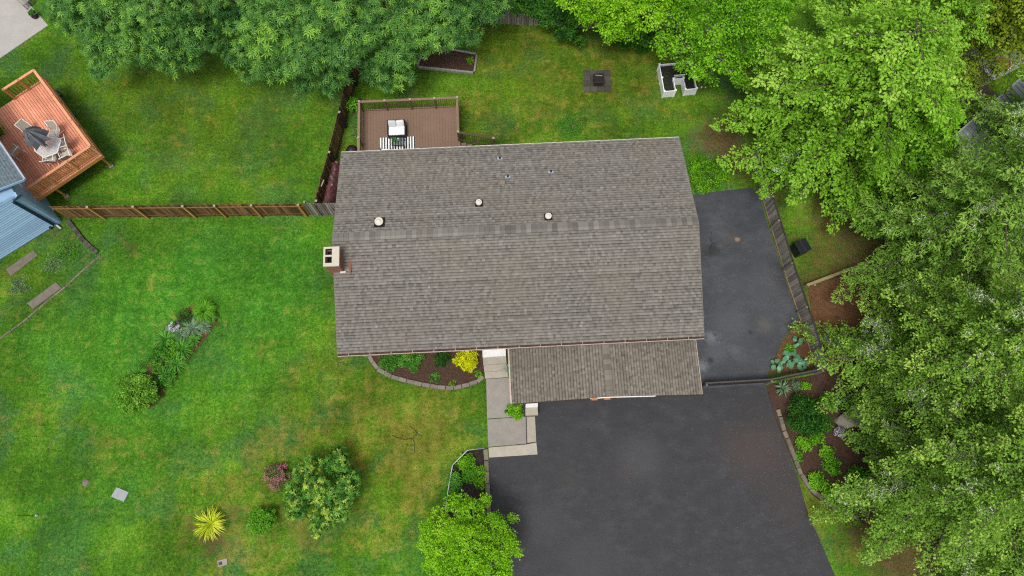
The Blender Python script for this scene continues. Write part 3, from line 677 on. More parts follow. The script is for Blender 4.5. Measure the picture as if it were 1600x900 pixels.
# ---- walkway, steps and stoop
def slab(name, px, mat, z0, z1, parent, bev=.012):
    o = part(name, MB().prism([(G(*p, z1).x, G(*p, z1).y) for p in px], z0, z1), mat, parent, bevel=bev); return o
wk = thing('walkway', 'grey concrete slab walkway beside the garage', 'walkway', G(790, 650)); wk['kind'] = 'structure'
for q in ([(759.5, 592), (797, 590), (802, 651.5), (761, 654)], [(761.3, 655.2), (821.5, 651), (822.5, 693), (763, 698)]): slab('slab', q, 'concrete', -.04, .075, wk)
for q in ([(822.8, 651), (836, 650.5), (838, 690), (823.8, 692)], [(763.2, 699.2), (823.3, 694.2), (838.2, 691.2), (840, 710), (764, 715)]): slab('border_slab', q, 'concrete_light', -.04, .055, wk)
st = thing('front_steps', 'pale concrete front steps with white landing at the door', 'steps', G(774, 575))
slab('landing', [(753, 524), (790, 521), (790.5, 556), (754, 558.5)], 'stoop_white', -.02, .60, st)
slab('tread', [(754.3, 559), (790.8, 556.6), (791.5, 567.5), (755.2, 570)], 'concrete_light', -.02, .45, st)
slab('tread', [(755.6, 570.4), (792, 568), (793, 578.5), (756.6, 581)], 'concrete_light', -.02, .30, st)
slab('tread', [(757, 581.4), (793.4, 579), (794.6, 589), (758, 591.5)], 'concrete_light', -.02, .15, st)
dm = link('door_mat', MB().prism([(G(*p, .625).x, G(*p, .625).y) for p in ((757, 539), (787, 537), (787, 544), (757, 546))], .603, .625).mesh('door_mat'), 'mat_print'); tag(dm, 'faded blue grey door mat on the white landing', 'mat')
pil = thing('corner_pillar', 'pale concrete pillar block at the garage corner beside the driveway', 'pillar', G(830, 645))
part('block', MB().prism([(G(*p, .5).x, G(*p, .5).y) for p in ((821, 633), (840, 632), (841, 648), (821, 649))], -.02, .50), 'concrete_light', pil, bevel=.02)
part('cap', MB().prism([(G(*p, .58).x, G(*p, .58).y) for p in ((821.5, 630.5), (840.5, 629.5), (840.5, 636), (821.5, 637))], .50, .58), 'stoop_white', pil, bevel=.01)

# ================================================================== THE HOUSE
house = thing('house', 'single storey house with low grey shingle roof and brick chimney', 'house', HL(0, 0))
def shingles(name, parent, orig, ux, uy, uz, length, slope_len, mat, expo=.143, seed=0):
    """courses of thick laminated tabs; orig = lower corner of the slope, ux along the eave, uy up the slope, uz normal"""
    rn = np.random.default_rng(seed); V = []; F = []; T = []
    nc = int(math.ceil(slope_len / expo)); orig, ux, uy, uz = (np.array(v) for v in (orig, ux, uy, uz))
    for c in range(nc):
        s0 = c * expo; s1 = min(slope_len, s0 + expo + .02); x = -rn.uniform(0, .3); prev = 0; ct = rn.normal(0, .05)
        while x < length:
            wdt = rn.choice([.11, .14, .17, .20], p=[.25, .35, .3, .1]) * rn.uniform(.85, 1.15); a, b = max(0, x), min(length, x + wdt); x += wdt
            if b - a < .02: continue
            hi = not prev if rn.random() < .8 else prev; prev = hi; th = .026 if hi else .015
            t = (rn.normal(.57, .07) if hi else rn.normal(.45, .07)) + ct * .8; n = len(V)
            lo = s0 + (0 if hi else rn.uniform(0, .006))
            sm = s0 + expo * .66; tm = th * .45                     # upper third painted darker: factory band doubling as the next course's shadow line
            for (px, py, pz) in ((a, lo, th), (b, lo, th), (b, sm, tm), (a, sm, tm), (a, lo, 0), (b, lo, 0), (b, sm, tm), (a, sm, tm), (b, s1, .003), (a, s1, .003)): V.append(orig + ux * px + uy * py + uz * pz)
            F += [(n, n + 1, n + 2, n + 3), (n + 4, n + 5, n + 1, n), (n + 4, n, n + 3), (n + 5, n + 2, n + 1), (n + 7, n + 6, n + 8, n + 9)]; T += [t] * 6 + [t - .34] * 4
    me = bpy.data.meshes.new(name); me.from_pydata([tuple(v) for v in V], [], F); me.update()
    at = me.attributes.new('tone', 'FLOAT', 'POINT'); at.data.foreach_set('value', np.clip(np.array(T), 0, 1).astype(np.float32))
    o = link(name, me, mat, parent); o['kind'] = 'stuff'; return o
ex = HL(1, 0) - HL(0, 0); ey = HL(0, 1) - HL(0, 0); ez = Vector((0, 0, 1))
def gable(mb, x0, x1, y, prof):
    """extrude profile [(across, z)] along; y=False: along local x, across = local y; True: along local y, across = local x"""
    n = len(prof); vs = [HL(x0, a, z) if not y else HL(a, x0, z) for a, z in prof] + [HL(x1, a, z) if not y else HL(a, x1, z) for a, z in prof]
    fs = [tuple(range(n))[::-1], tuple(range(n, 2 * n))] + [(i, (i + 1) % n, (i + 1) % n + n, i + n) for i in range(n)]
    if y: fs = [f[::-1] for f in fs]
    return mb.add(vs, fs)
hd = HD / 2; hw = HW / 2
part('wall', gable(MB(), -hw + .45, hw - .45, False, [(-hd + .5, 0), (hd - .5, 0), (hd - .5, ZE - .02), (0, ZR - .2), (-hd + .5, ZE - .02)]), 'siding_tan', house)
roof = part('roof', gable(MB(), -hw, hw, False, [(-hd, ZE), (-hd, ZE - .14), (0, ZR - .16), (hd, ZE - .14), (hd, ZE), (0, ZR)]), 'shingle', house)
sl_len = math.hypot(hd, ZR - ZE); cs, sn = hd / sl_len, (ZR - ZE) / sl_len
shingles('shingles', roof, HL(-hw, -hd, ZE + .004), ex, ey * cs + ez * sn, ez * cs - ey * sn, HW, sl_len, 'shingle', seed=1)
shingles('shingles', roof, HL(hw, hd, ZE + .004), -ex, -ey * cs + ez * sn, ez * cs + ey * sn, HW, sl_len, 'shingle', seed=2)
def ridge_mesh(key, wn, ws, sl, L=.27):
    mb = MB(); t = .02
    mb.add([(0, ws * -1, -ws * sl + .03), (0, 0, .045), (0, wn, -wn * sl + .03), (L, -ws, -ws * sl + .05), (L, 0, .065), (L, wn, -wn * sl + .05),
            (L, -ws, -ws * sl + .02), (L, wn, -wn * sl + .02), (0, -ws, -ws * sl), (0, wn, -wn * sl)],
           [(0, 3, 4, 1), (1, 4, 5, 2), (3, 6, 7, 5, 4), (0, 8, 6, 3), (2, 5, 7, 9)]); return mb.mesh(key)
rm = ridge_mesh('ridge_shingle', .30, .13, (ZR - ZE) / hd)
k = -hw
while k < hw - .2:
    piece('ridge_shingle', rm, 'ridge_shingle', roof, HL(k, 0, ZR + .012), YAW); k += .245
# gutters, fascia, drip edge
g = MB(); yo = -hd - .005
g.beam(HL(-hw, -hd - .115, ZE - .03), HL(hw, -hd - .115, ZE - .03), .022, .10); gut = part('gutter', g, 'gutter', house)
g = MB().beam(HL(-hw + .01, -hd - .05, ZE - .09), HL(hw - .01, -hd - .05, ZE - .09), .11, .02); part('gutter_floor', g, 'gutter_grime', gut)
for q in np.arange(-hw + .5, hw, 1.0): part('gutter_hanger', MB().beam(HL(q, -hd - .108, ZE - .012), HL(q, -hd + .0, ZE - .012), .022, .008), 'gutter', gut)
part('fascia', MB().beam(HL(-hw, -hd + .012, ZE - .18), HL(hw, -hd + .012, ZE - .18), .02, .16), 'fascia_brown', house)
part('drip_edge', MB().beam(HL(-hw, hd + .018, ZE - .01), HL(hw, hd + .018, ZE - .01), .03, .05), 'dirty_white', house)
for s in (-1, 1): part('rake_board', gable(MB(), s * (hw + .003), s * (hw + .03), False, [(-hd, ZE - .0), (-hd, ZE - .2), (0, ZR - .21), (hd, ZE - .2), (hd, ZE - .0), (0, ZR)][::s]), 'shingle_edge', house)
# windows and doors in the walls
def window(parent, c, ax, w_, h_, nrm):
    c = Vector(c); up = Vector((0, 0, 1))
    o = part('window', MB().frame(c + nrm * .02, ax, nrm, up, w_ / 2 + .07, .025, h_ / 2 + .07), 'white_paint', parent)
    part('pane', MB().frame(c + nrm * .04, ax, nrm, up, w_ / 4 - .02, .012, h_ / 2 - .02).v and MB().frame(c + nrm * .04 + ax * (w_ / 4), ax, nrm, up, w_ / 4 - .02, .012, h_ / 2 - .02), 'window_glass', o)
    part('pane', MB().frame(c + nrm * .04 - ax * (w_ / 4), ax, nrm, up, w_ / 4 - .02, .012, h_ / 2 - .02), 'window_glass', o)
for x in (-6.2, -3.2): window(house, HL(x, -hd + .5, 1.95), ex, 1.6, 1.2, -ey)
for x in (1.2, 4.2, 6.8): window(house, HL(x, hd - .5, 1.95), ex, 1.4, 1.1, ey)
for y in (-2.5, 2.5): window(house, HL(hw - .45, y, 1.95), ey, 1.2, 1.1, ex)
window(house, HL(-hw + .45, 2.6, 1.95), ey, 1.2, 1.1, -ex)
fd = part('front_door', MB().frame(HL(LH(G(772, 530, .6))[0], -hd + .48, 1.65), ex, ey, ez, .46, .03, 1.03), 'white_paint', house)
part('door_handle', MB().frame(HL(LH(G(772, 530, .6))[0] + .36, -hd + .43, 1.55), ex, ey, ez, .02, .03, .06), 'steel_dark', fd)
part('patio_door', MB().frame(HL(-5.2, hd - .48, 1.95), ex, ey, ez, .9, .03, 1.03), 'window_glass', house)
# roof fittings: find the roof under a place in the photograph
def on_roof(px, py, up=0.0):
    z = 4.2
    for _ in range(8):
        p = G(px, py, z + up); lx, ly = LH(p); z = ZR - (ZR - ZE) * abs(ly) / hd
    p.z = z; return p
slope_n = Matrix.Rotation(math.atan2(ZR - ZE, hd), 3, 'X')      # leans to the north slope normal (local x axis ~ world x)
slope_n = Matrix.Rotation(YAW, 3, 'Z') @ Matrix.Rotation(-math.atan2(ZR - ZE, hd), 3, 'X')
for (px, py, r) in ((591.5, 345, .205), (748, 315, .155), (857, 336.5, .155)):
    p = on_roof(px, py, .28); v = part('roof_vent', MB().lathe(p + Vector((0, 0, -.06)), [(r * .78, 0), (r * .78, .22)], 18), 'rubber_black', house, True)
    v['label'] = 'round pale capped roof vent on black pipe'
    part('flashing', MB().frame(p + Vector((0, .02, .028)), ex, slope_n @ Vector((0, 1, 0)), slope_n @ Vector((0, 0, 1)), r * 1.25, r * 1.3, .012), 'rubber_black', v)
    part('vent_cap', MB().lathe(p + Vector((0, 0, .17)), [(r * .98, 0), (r, .02), (r, .06), (r * .93, .085), (r * .80, .085), (r * .74, .055), (r * .60, .055), (r * .55, .10), (r * .3, .125), (.01, .13)], 24), 'vent_white', v, True)
for (px, py) in ((781, 246.5), (793.5, 275), (861, 267.5)):
    p = on_roof(px, py, .12); v = part('pipe_flashing', MB().frame(p + Vector((0, 0, .028)), ex, slope_n @ Vector((0, 1, 0)), slope_n @ Vector((0, 0, 1)), .13, .07, .008), 'pipe_blue', house)
    part('vent_pipe', MB().lathe(p + Vector((0, 0, -.02)), [(.045, 0), (.045, .22), (.035, .22), (.035, .12)], 10), 'rubber_black', v, True)
p = on_roof(785, 285, .08); part('box_vent', MB().frame(p + Vector((0, 0, .06)), ex, slope_n @ Vector((0, 1, 0)), slope_n @ Vector((0, 0, 1)), .13, .13, .045), 'flue_clay', house, bevel=.015)
p = on_roof(984, 232, .02)
# chimney with real bricks
ZC = 5.65; cc = G(517.5, 400.5, ZC); cl = LH(cc); cx_, cyy = cl; cwx, cwy = .33, .43
ch = part('chimney', gable(MB(), cx_ - cwx + .02, cx_ + cwx - .02, False, [(cyy - cwy + .02, -.02), (cyy + cwy - .02, -.02), (cyy + cwy - .02, ZC - .42), (cyy - cwy + .02, ZC - .42)]), 'mortar', house)
bm_ = MB(); z = .02; row = 0
while z < ZC - .18:
    for s in (-1, 1):
        off = .1 * (row % 2)
        x = -cwx + .0 - off
        while x < cwx - .02:
            a, b = max(-cwx, x), min(cwx, x + .19)
            if b - a > .03: bm_.frame(HL(cx_ + (a + b) / 2, cyy + s * (cwy - .05), z + .032), ex, ey, ez, (b - a) / 2, .045 + random.uniform(0, .012), .031)
            x += .203
        y = -cwy + .1 - off
        while y < cwy - .1:
            a, b = max(-cwy + .1, y), min(cwy - .1, y + .19)
            if b - a > .03: bm_.frame(HL(cx_ + s * (cwx - .05), cyy + (a + b) / 2, z + .032), ex, ey, ez, .045 + random.uniform(0, .012), (b - a) / 2, .031)
            y += .203
    z += .075; row += 1
part('brickwork', bm_, 'brick_red', ch, kind='stuff')
cm = MB(); o0, o1 = .36, .465
capz = ZC - .11
fl = [(-.13, .20), (-.14, -.16)]; fh = .115
# cap as a slab with two square openings (strips round the flues)

for (a, b, c, d) in ((-o0, -.275, -o1, o1), (.03, o0, -o1, o1), (-.275, .03, .375, o1), (-.275, .03, -.01, .075), (-.275, .03, -o1, -.31)):
    cm.frame(HL(cx_ + (a + b) / 2, cyy + (c + d) / 2, capz + .055), ex, ey, ez, (b - a) / 2, (d - c) / 2, .055)
cap = part('chimney_cap', cm, 'chimney_cap', ch)
for yy in (.225, -.16):
    part('flue', MB().frame(HL(cx_ - .1225, cyy + yy, ZC - .4), ex, ey, ez, .15, .148, .02), 'soot', ch)
    f = MB()
    for s_ in (-1, 1):
        f.frame(HL(cx_ - .1225 + s_ * .1445, cyy + yy, ZC - .2), ex, ey, ez, .0075, .148, .17); f.frame(HL(cx_ - .1225, cyy + yy + s_ * .1405, ZC - .2), ex, ey, ez, .1365, .0075, .17)
    part('flue_liner', f, 'soot', ch)
part('flashing', MB().frame(on_roof(547, 411) + Vector((0, 0, .035)), ex, ey, ez, .05, .48, .012), 'brick_red', ch)
part('flashing', MB().beam(HL(cx_ + cwx - .15, cyy - cwy - .03, ZR - (ZR - ZE) * abs(cyy - cwy) / hd + .07), HL(cx_ + cwx + .1, cyy - cwy - .03, ZR - (ZR - ZE) * abs(cyy - cwy) / hd + .07), .07, .06), 'dirty_white', ch)

# ---- garage wing
GE, GRZ = 2.45, 3.36
gl, gr_, gf = LH(G(800.5, 631, GE))[0], LH(G(1096, 616, GE))[0], (LH(G(800.5, 631, GE))[1] + LH(G(1096, 616, GE))[1]) / 2
gm = LH(G(954, 618.5, GRZ))[0]; gb = -hd + .45; gm = (gl + gr_) / 2 * .5 + gm * .5
gw = part('garage_wall', gable(MB(), gf + .32, gb - .02, True, [(gl + .3, 0), (gr_ - .3, 0), (gr_ - .3, GE - .05), (gm, GRZ - .2), (gl + .3, GE - .05)]), 'siding_tan', house)
groof = part('garage_roof', gable(MB(), gf, gb, True, [(gl, GE), (gl, GE - .12), (gm, GRZ - .14), (gr_, GE - .12), (gr_, GE), (gm, GRZ)][::-1]), 'shingle_warm', house)
for s, (xe, sd_) in enumerate(((gl, 1), (gr_, -1))):
    run = abs(gm - xe); L2 = math.hypot(run, GRZ - GE); c2, s2 = run / L2, (GRZ - GE) / L2
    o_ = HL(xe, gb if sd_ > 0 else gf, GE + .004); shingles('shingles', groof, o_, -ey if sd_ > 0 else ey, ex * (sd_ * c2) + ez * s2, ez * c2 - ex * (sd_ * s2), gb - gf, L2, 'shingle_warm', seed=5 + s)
rm2 = ridge_mesh('garage_ridge_shingle', .17, .17, .2)
y = gf
while y < gb - .2: piece('ridge_shingle', rm2, 'ridge_warm', groof, HL(gm, y, GRZ + .012), YAW + math.pi / 2); y += .245
for sx_ in (gl, gr_): part('garage_gutter', MB().beam(HL(sx_ + (-.06 if sx_ == gl else .05), gf + .02, GE - .06), HL(sx_ + (-.06 if sx_ == gl else .05), gb, GE - .06), .07 if sx_ == gl else .03, .10), 'gutter', house)
def rakepiece(nm, xa, xb, mat, dz0, dz1, yo):
    za = lambda x: GE + (GRZ - GE) * (1 - abs(x - gm) / ((gm - gl) if x < gm else (gr_ - gm)))
    m_ = MB(); vs = [HL(x, gf + y_, za(x) + d) for y_ in (yo, yo - .03) for (x, d) in ((xa, dz0), (xb, dz0), (xb, dz1), (xa, dz1))]
    m_.add(vs, [(0, 1, 2, 3), (7, 6, 5, 4), (0, 4, 5, 1), (1, 5, 6, 2), (2, 6, 7, 3), (3, 7, 4, 0)]); return part(nm, m_, mat, house)
rakepiece('rake_board', gl, gm - .9, 'fascia_brown', -.18, -.01, -.002); rakepiece('rake_board', gm - .9, gm, 'white_paint', -.18, -.005, -.004); rakepiece('rake_board', gm, gm + 2.2, 'white_paint', -.18, -.005, -.004); rakepiece('rake_board', gm + 2.2, gr_, 'fascia_brown', -.18, -.012, -.002)
for dx in (-.72, -.12): part('gable_bracket', MB().frame(HL(gm + dx, gf - .06, GRZ - .2), ex, ey, ez, .14, .05, .08), 'table_wood', house)
dx0, dx1 = gl + 1.3, gr_ - 1.5
gd = part('garage_door', MB().frame(HL((dx0 + dx1) / 2, gf + .30, 1.08), ex, ey, ez, (dx1 - dx0) / 2, .03, 1.06), 'garage_door_brown', house)
for r_ in range(4):
    for c_ in range(8):
        part('door_panel', MB().frame(HL(dx0 + (c_ + .5) * (dx1 - dx0) / 8, gf + .262, .28 + r_ * .53), ex, ey, ez, (dx1 - dx0) / 16 - .06, .012, .2), 'garage_door_brown', gd)
part('door_trim', MB().frame(HL((dx0 + dx1) / 2, gf + .285, 2.2), ex, ey, ez, (dx1 - dx0) / 2 + .1, .03, .06), 'dirty_white', house)

# ================================================================== NORTH DECK
DZ = .92
d0, d1 = LH(G(565.5, 171.5, DZ))[0], LH(G(717.5, 167, DZ))[0]; dyb = (LH(G(566, 171.5, DZ))[1] + LH(G(717, 167, DZ))[1]) / 2; dyf = hd - .47
deck = thing('deck', 'brown composite deck with railing behind the grey roof', 'deck', HL((d0 + d1) / 2, (dyb + dyf) / 2))
nbd = 34; bw = (d1 - d0) / nbd; bme = unit_box('deck_board', (bw - .003, dyb - dyf, .035), .004)
for i in range(nbd): piece('deck_board', bme, 'deck_brown', deck, HL(d0 + (i + .5) * bw, (dyb + dyf) / 2, DZ - .0175), YAW)
part('deck_joist', MB().frame(HL((d0 + d1) / 2, (dyb + dyf) / 2, DZ - .15), ex, ey, ez, (d1 - d0) / 2 - .03, (dyb - dyf) / 2 - .03, .10), 'timber_dark', deck)
for x in (d0 + .1, (d0 + d1) / 2, d1 - .1):
    part('support_post', MB().frame(HL(x, dyb - .15, (DZ - .2) / 2), ex, ey, ez, .06, .06, (DZ - .2) / 2), 'deck_post_brown', deck)
def railing(parent, a, b, posts, h, z0, z1, pm, rmat, bmat, gap=.115, cap='post_cap', bal=.024, toprail=(.13, .035), boards=False):
    """rail from a to b (xy), posts at fractions; z0/z1 = floor height at the ends"""
    a, b = Vector(a), Vector(b); L = (b - a).length
    zf = lambda t: z0 + (z1 - z0) * t
    pt = lambda t, z: Vector((a.x + (b.x - a.x) * t, a.y + (b.y - a.y) * t, zf(t) + z)); rz = math.atan2(b.y - a.y, b.x - a.x)
    for t in posts:
        o = part('railing_post', MB().box(pt(t, h / 2 - .02), (.10, .10, h + .06), rz), pm, parent)
        if cap: part('post_cap', MB().box(pt(t, h + .025), (.125, .125, .03), rz), cap if isinstance(cap, str) else pm, o, bevel=.008)
    part('top_rail', MB().beam(pt(0, h - .03), pt(1, h - .03), *toprail), rmat, parent)
    part('bottom_rail', MB().beam(pt(0, .10), pt(1, .10), .05, .06), rmat, parent)
    n = int(L / gap); bm2 = unit_box('baluster_%s_%.2f' % (bmat, bal), (bal if not boards else .085, bal, h - .17), 0)
    for i in range(1, n):
        t = i / n
        if min(abs(t - q) for q in posts) * L < .06: continue
        piece('baluster', bm2, bmat, parent, pt(t, h / 2 + .015), rz)
railing(deck, HL(d0 + .05, dyb - .05), HL(d1 - .05, dyb - .05), (0, .26, .52, .77, 1), 1.02, DZ, DZ, 'deck_post_brown', 'deck_rail_brown', 'deck_post_brown')
railing(deck, HL(d0 + .05, dyf + .35), HL(d0 + .05, dyb - .05), (0, .45), 1.02, DZ, DZ, 'deck_post_brown', 'deck_rail_brown', 'deck_post_brown')
dst = LH(G(720, 206, DZ + 1.0)); 
railing(deck, HL(d1 - .05, dst[1]), HL(d1 - .05, dyb - .05), (0,), 1.02, DZ, DZ, 'deck_post_brown', 'deck_rail_brown', 'deck_post_brown')
railing(deck, HL(d1 - .05, dst[1]), HL(d1 + 2.0, dst[1]), (.92,), 1.0, DZ, -.02, 'deck_post_brown', 'deck_post_brown', 'deck_post_brown')
for i in range(4): part('stair_tread', MB().frame(HL(d1 + .16 + i * .30, (dst[1] + dyf) / 2, DZ - .2 * (i + 1)), ex, ey, ez, .155, (dst[1] - dyf) / 2 - .04, .02), 'deck_brown', deck)
# loveseat, rug, table and chairs on the deck
def soft(name, c, d, mat, parent, rz=0.0, bev=.04, rx=0.0):
    m_ = MB(); ax = Vector((math.cos(rz), math.sin(rz), 0)); ay = Vector((-ax.y * math.cos(rx), ax.x * math.cos(rx), math.sin(rx))); az_ = ax.cross(ay)
    m_.frame(c, ax, ay, az_, d[0] / 2, d[1] / 2, d[2] / 2); o = part(name, m_, mat, parent, True); bevel_mod(o, bev, 3); return o
lsx, lsy = LH(G(620, 202, DZ + .35))
ls = thing('loveseat', 'black wicker loveseat with white cushion and two pillows on deck', 'loveseat', HL(lsx, lsy, DZ))
part('seat_base', MB().frame(HL(lsx, lsy, DZ + .17), ex, ey, ez, .52, .38, .15), 'wicker_black', ls, bevel=.02)
part('backrest', MB().frame(HL(lsx, lsy + .36, DZ + .36), ex, ey, ez, .50, .045, .34), 'wicker_black', ls, bevel=.02)
for s in (-1, 1): part('armrest', MB().frame(HL(lsx + s * .475, lsy - .02, DZ + .30), ex, ey, ez, .03, .34, .24), 'wicker_black', ls, bevel=.015)
soft('seat_cushion', HL(lsx, lsy - .07, DZ + .38), (.88, .58, .12), 'cushion_white', ls, YAW, .05)
for s in (-1, 1): soft('pillow', HL(lsx + s * .22, lsy + .23, DZ + .58), (.43, .16, .40), 'cushion_grey' if s < 0 else 'sling_grey', ls, YAW + s * .05, .06, -.45)
rx_, ry_ = LH(G(621.5, 231, DZ)); rug = link('striped_rug', unit_box('striped_rug', (1.95, 1.4, .012)), 'rug_stripe', None, False, HL(rx_, ry_ - .05, DZ + .010), (0, 0, YAW)); tag(rug, 'black and white striped outdoor rug on the brown deck', 'rug')
tx, ty = LH(G(622, 220, DZ + .4)); ct = thing('coffee_table', 'black framed glass coffee table between loveseat and chairs', 'table', HL(tx, ty, DZ))
part('tabletop', MB().frame(HL(tx, ty - .04, DZ + .405), ex, ey, ez, .33, .23, .006), 'dark_glass', ct)
m_ = MB()
for s in (-1, 1): m_.frame(HL(tx + s * .335, ty - .04, DZ + .395), ex, ey, ez, .018, .25, .018); m_.frame(HL(tx, ty - .04 + s * .24, DZ + .395), ex, ey, ez, .317, .018, .0178)
part('table_frame', m_, 'wicker_black', ct)
for sx2 in (-1, 1):
    for sy2 in (-1, 1): part('leg', MB().frame(HL(tx + sx2 * .32, ty - .04 + sy2 * .225, DZ + .19), ex, ey, ez, .018, .018, .187), 'wicker_black', ct)
pp = HL(tx - .18, ty + .02, DZ + .42); pt_ = thing('potted_plant', 'small green potted plant on the glass coffee table', 'plant', pp)
part('pot', MB().lathe(pp, [(.05, 0), (.07, .10), (.06, .10)], 12), 'teal_plastic', pt_, True)
link('foliage', leaf_mesh('foliage', np.array(pp)[None] + RNG.normal(0, .06, (90, 3)) * np.array((1, 1, .5)) + np.array((0, 0, .14)), .08 * RNG.uniform(.7, 1.3, 90), 'oval', RNG.random(90) * .6), 'leaf_strap', pt_)
vp = HL(tx + .03, ty + .03, DZ + .42); vo = link('glass_vase', MB().lathe(vp, [(.05, 0), (.065, .07), (.04, .15), (.05, .18)], 12).mesh('glass_vase'), 'pipe_blue'); tag(vo, 'pale blue glass vase on the glass coffee table', 'vase')
for s, lab in ((-1, 'black framed chair with white cushion at left edge of striped rug'), (1, 'black framed chair with white cushion at right edge of striped rug')):
    qx, qy = LH(G(621.5 + s * 19, 236, DZ + .4)); cr = thing('deck_chair', lab, 'chair', HL(qx, qy, DZ), 'chairs on the striped rug')
    soft('seat_cushion', HL(qx, qy - .12, DZ + .36), (.48, .50, .12), 'cushion_white', cr, YAW, .04)
    part('seat_frame', MB().frame(HL(qx, qy - .12, DZ + .27), ex, ey, ez, .27, .27, .028), 'wicker_black', cr); part('backrest', MB().frame(HL(qx, qy - .42, DZ + .5), ex, ey, ez, .27, .03, .28), 'wicker_black', cr)
    for t_ in (-1, 1):
        part('armrest', MB().frame(HL(qx + t_ * .28, qy - .12, DZ + .52), ex, ey, ez, .022, .28, .018), 'wicker_black', cr)
        for u_ in (-1, 1): part('leg', MB().frame(HL(qx + t_ * .28, qy - .12 + u_ * .25, DZ + .25), ex, ey, ez, .018, .018, .25), 'wicker_black', cr)

# ================================================================== FENCES
def fence(name, label, pts, h, bmat, pmat, rmat, posts, side=1, bwid=.14, cap=True, hvar=.03, lean=0.0, rails=(.3, 1.35), gap=.022, toprail=None):
    """board fence along pts; posts given as fractions of its whole length; side = the side on which rails and posts show"""
    a0 = Vector(pts[0]); f_ = thing(name, label, 'fence', (a0.x, a0.y, 0)); segs = list(zip(pts[:-1], pts[1:])); tot = sum((Vector(b) - Vector(a)).length for a, b in segs)
    bm2 = unit_box('fence_board_%.2f_%.2f' % (h, bwid), (bwid - gap, .02, h), 0); run = 0
    for a, b in segs:
        a, b = Vector(a), Vector(b); L = (b - a).length; d = (b - a) / L; nrm = Vector((-d.y, d.x, 0)) * side; rz = math.atan2(d.y, d.x); n = max(1, round(L / bwid))
        for i in range(n):
            p = a + d * ((i + .5) * L / n); piece('board', bm2, bmat, f_, (p.x + jit(.006), p.y + jit(.006), h / 2 + .01 + jit(hvar)), 0, (jit(.012), lean + jit(.012), rz + jit(.03)), (L / n / bwid, 1, 1))
        for z in rails: part('rail', MB().beam(a + nrm * .03 + Vector((0, 0, z)), b + nrm * .03 + Vector((0, 0, z)), .038, .085), rmat, f_)
        if toprail: part('top_rail', MB().beam(a + Vector((0, 0, h + .03)), b + Vector((0, 0, h + .03)), .07, .035), toprail, f_)
        for t in posts:
            s = t * tot - run
            if -1e-6 <= s <= L + 1e-6:
                p = a + d * s + nrm * .095; o = part('post', MB().box((p.x, p.y, (h + .06) / 2), (.09, .09, h + .06), rz), pmat, f_)
                if cap: part('post_cap', MB().box((p.x, p.y, h + .075), (.115, .115, .03), rz), 'post_cap', o)
        run += L
    return f_
fa, fb = G(106, 340.5), G(486, 336.5)
fence('board_fence', 'brown wooden board fence with pale posts crossing the lawn', [fa, fb], 1.65, 'fence_brown', 'fence_post_new', 'fence_brown', (.155, .335, .53, .655, .80, .985), side=-1)
fence('gate', 'dark grey weathered board gate between brown fence and house', [G(487, 336.5), HL(-hw + .45, LH(G(519, 337))[1])], 1.62, 'fence_grey', 'fence_grey', 'fence_grey', (0.02,), side=1, cap=False)
bf = [G(503, 338), G(527, 247), G(552, 145), G(572, 80)]
fence('wet_fence', 'dark wet board fence beside the brown deck', bf, 1.65, 'fence_dark', 'fence_dark', 'fence_dark', (.02, .29, .52, .78), side=-1, cap=True)
rf = [G(1173, 238), G(1188, 300), G(1228, 432), G(1254, 510), G(1276, 580)]
fence('weathered_fence', 'grey weathered board fence with tan rails along the side driveway', rf, 1.3, 'fence_grey', 'fence_grey', 'fence_rail', (.01, .19, .37, .56, .75, .99), side=-1, bwid=.14, cap=False, rails=(.06,), toprail='fence_dark')
fence('gate_fence', 'low dark board fence gate closing the side driveway', [G(1094, 603), G(1195, 597), G(1274, 581)], .95, 'fence_dark', 'fence_grey', 'fence_dark', (.01, .55, .99), side=-1, cap=False, rails=(.2, .7), hvar=.015, toprail='gate_top')
fence('back_fence', 'dark grey board fence under the trees along the back lawn', [G(740, 34), G(800, 38), G(870, 42), G(1030, 50), G(1060, 40)], 1.6, 'fence_grey', 'fence_dark', 'fence_dark', (.05, .35, .65, .95), side=1, cap=False)
tw = thing('timber_wall', 'tan timber retaining wall beyond the weathered fence', 'retaining wall', G(1320, 425))
for z in (.12, .34): part('timber', MB().beam(G(1256, 449) + Vector((0, 0, z)), G(1402, 394) + Vector((0, 0, z + jit(.01))), .16, .20), 'timber_tan', tw, bevel=.015)
for q in (.06, .5, .93): p = G(1256, 449).lerp(G(1402, 394), q); part('stake', MB().box((p.x + .05, p.y - .14, .26), (.09, .09, .56), .35), 'timber_tan', tw)

# ================================================================== LEFT NEIGHBOUR
nb = thing('neighbour_house', 'pale blue sided neighbour house with grey shingle roof corner', 'house', G(95, 347))
NC = G(95, 347); ns = (G(0, 406) - NC); ns.z = 0; ns.normalize(); nn = Vector((ns.y, -ns.x, 0))          # along the gable wall; outward (south-east)
if nn.dot(Vector((1, -1, 0))) < 0: nn = -nn
ne = -nn                                                                                                 # along the side wall, to the north-west
NZ, NSL = 3.55, .30
nl = 12.0
m_ = MB(); vs = []
for off in (0.0, 9.0):
    o = NC + ne * off; vs += [o, o + ns * nl, o + ns * nl + ez * NZ, o + ns * (nl / 2) + ez * (NZ + nl / 2 * NSL), o + ez * NZ]
m_.add(vs, [(0, 1, 2, 3, 4)[::-1], (5, 6, 7, 8, 9), (0, 4, 9, 5), (4, 3, 8, 9), (3, 2, 7, 8), (2, 1, 6, 7), (0, 5, 6, 1)]); part('wall', m_, 'blue_trim', nb)
sd_ = MB(); z = .12
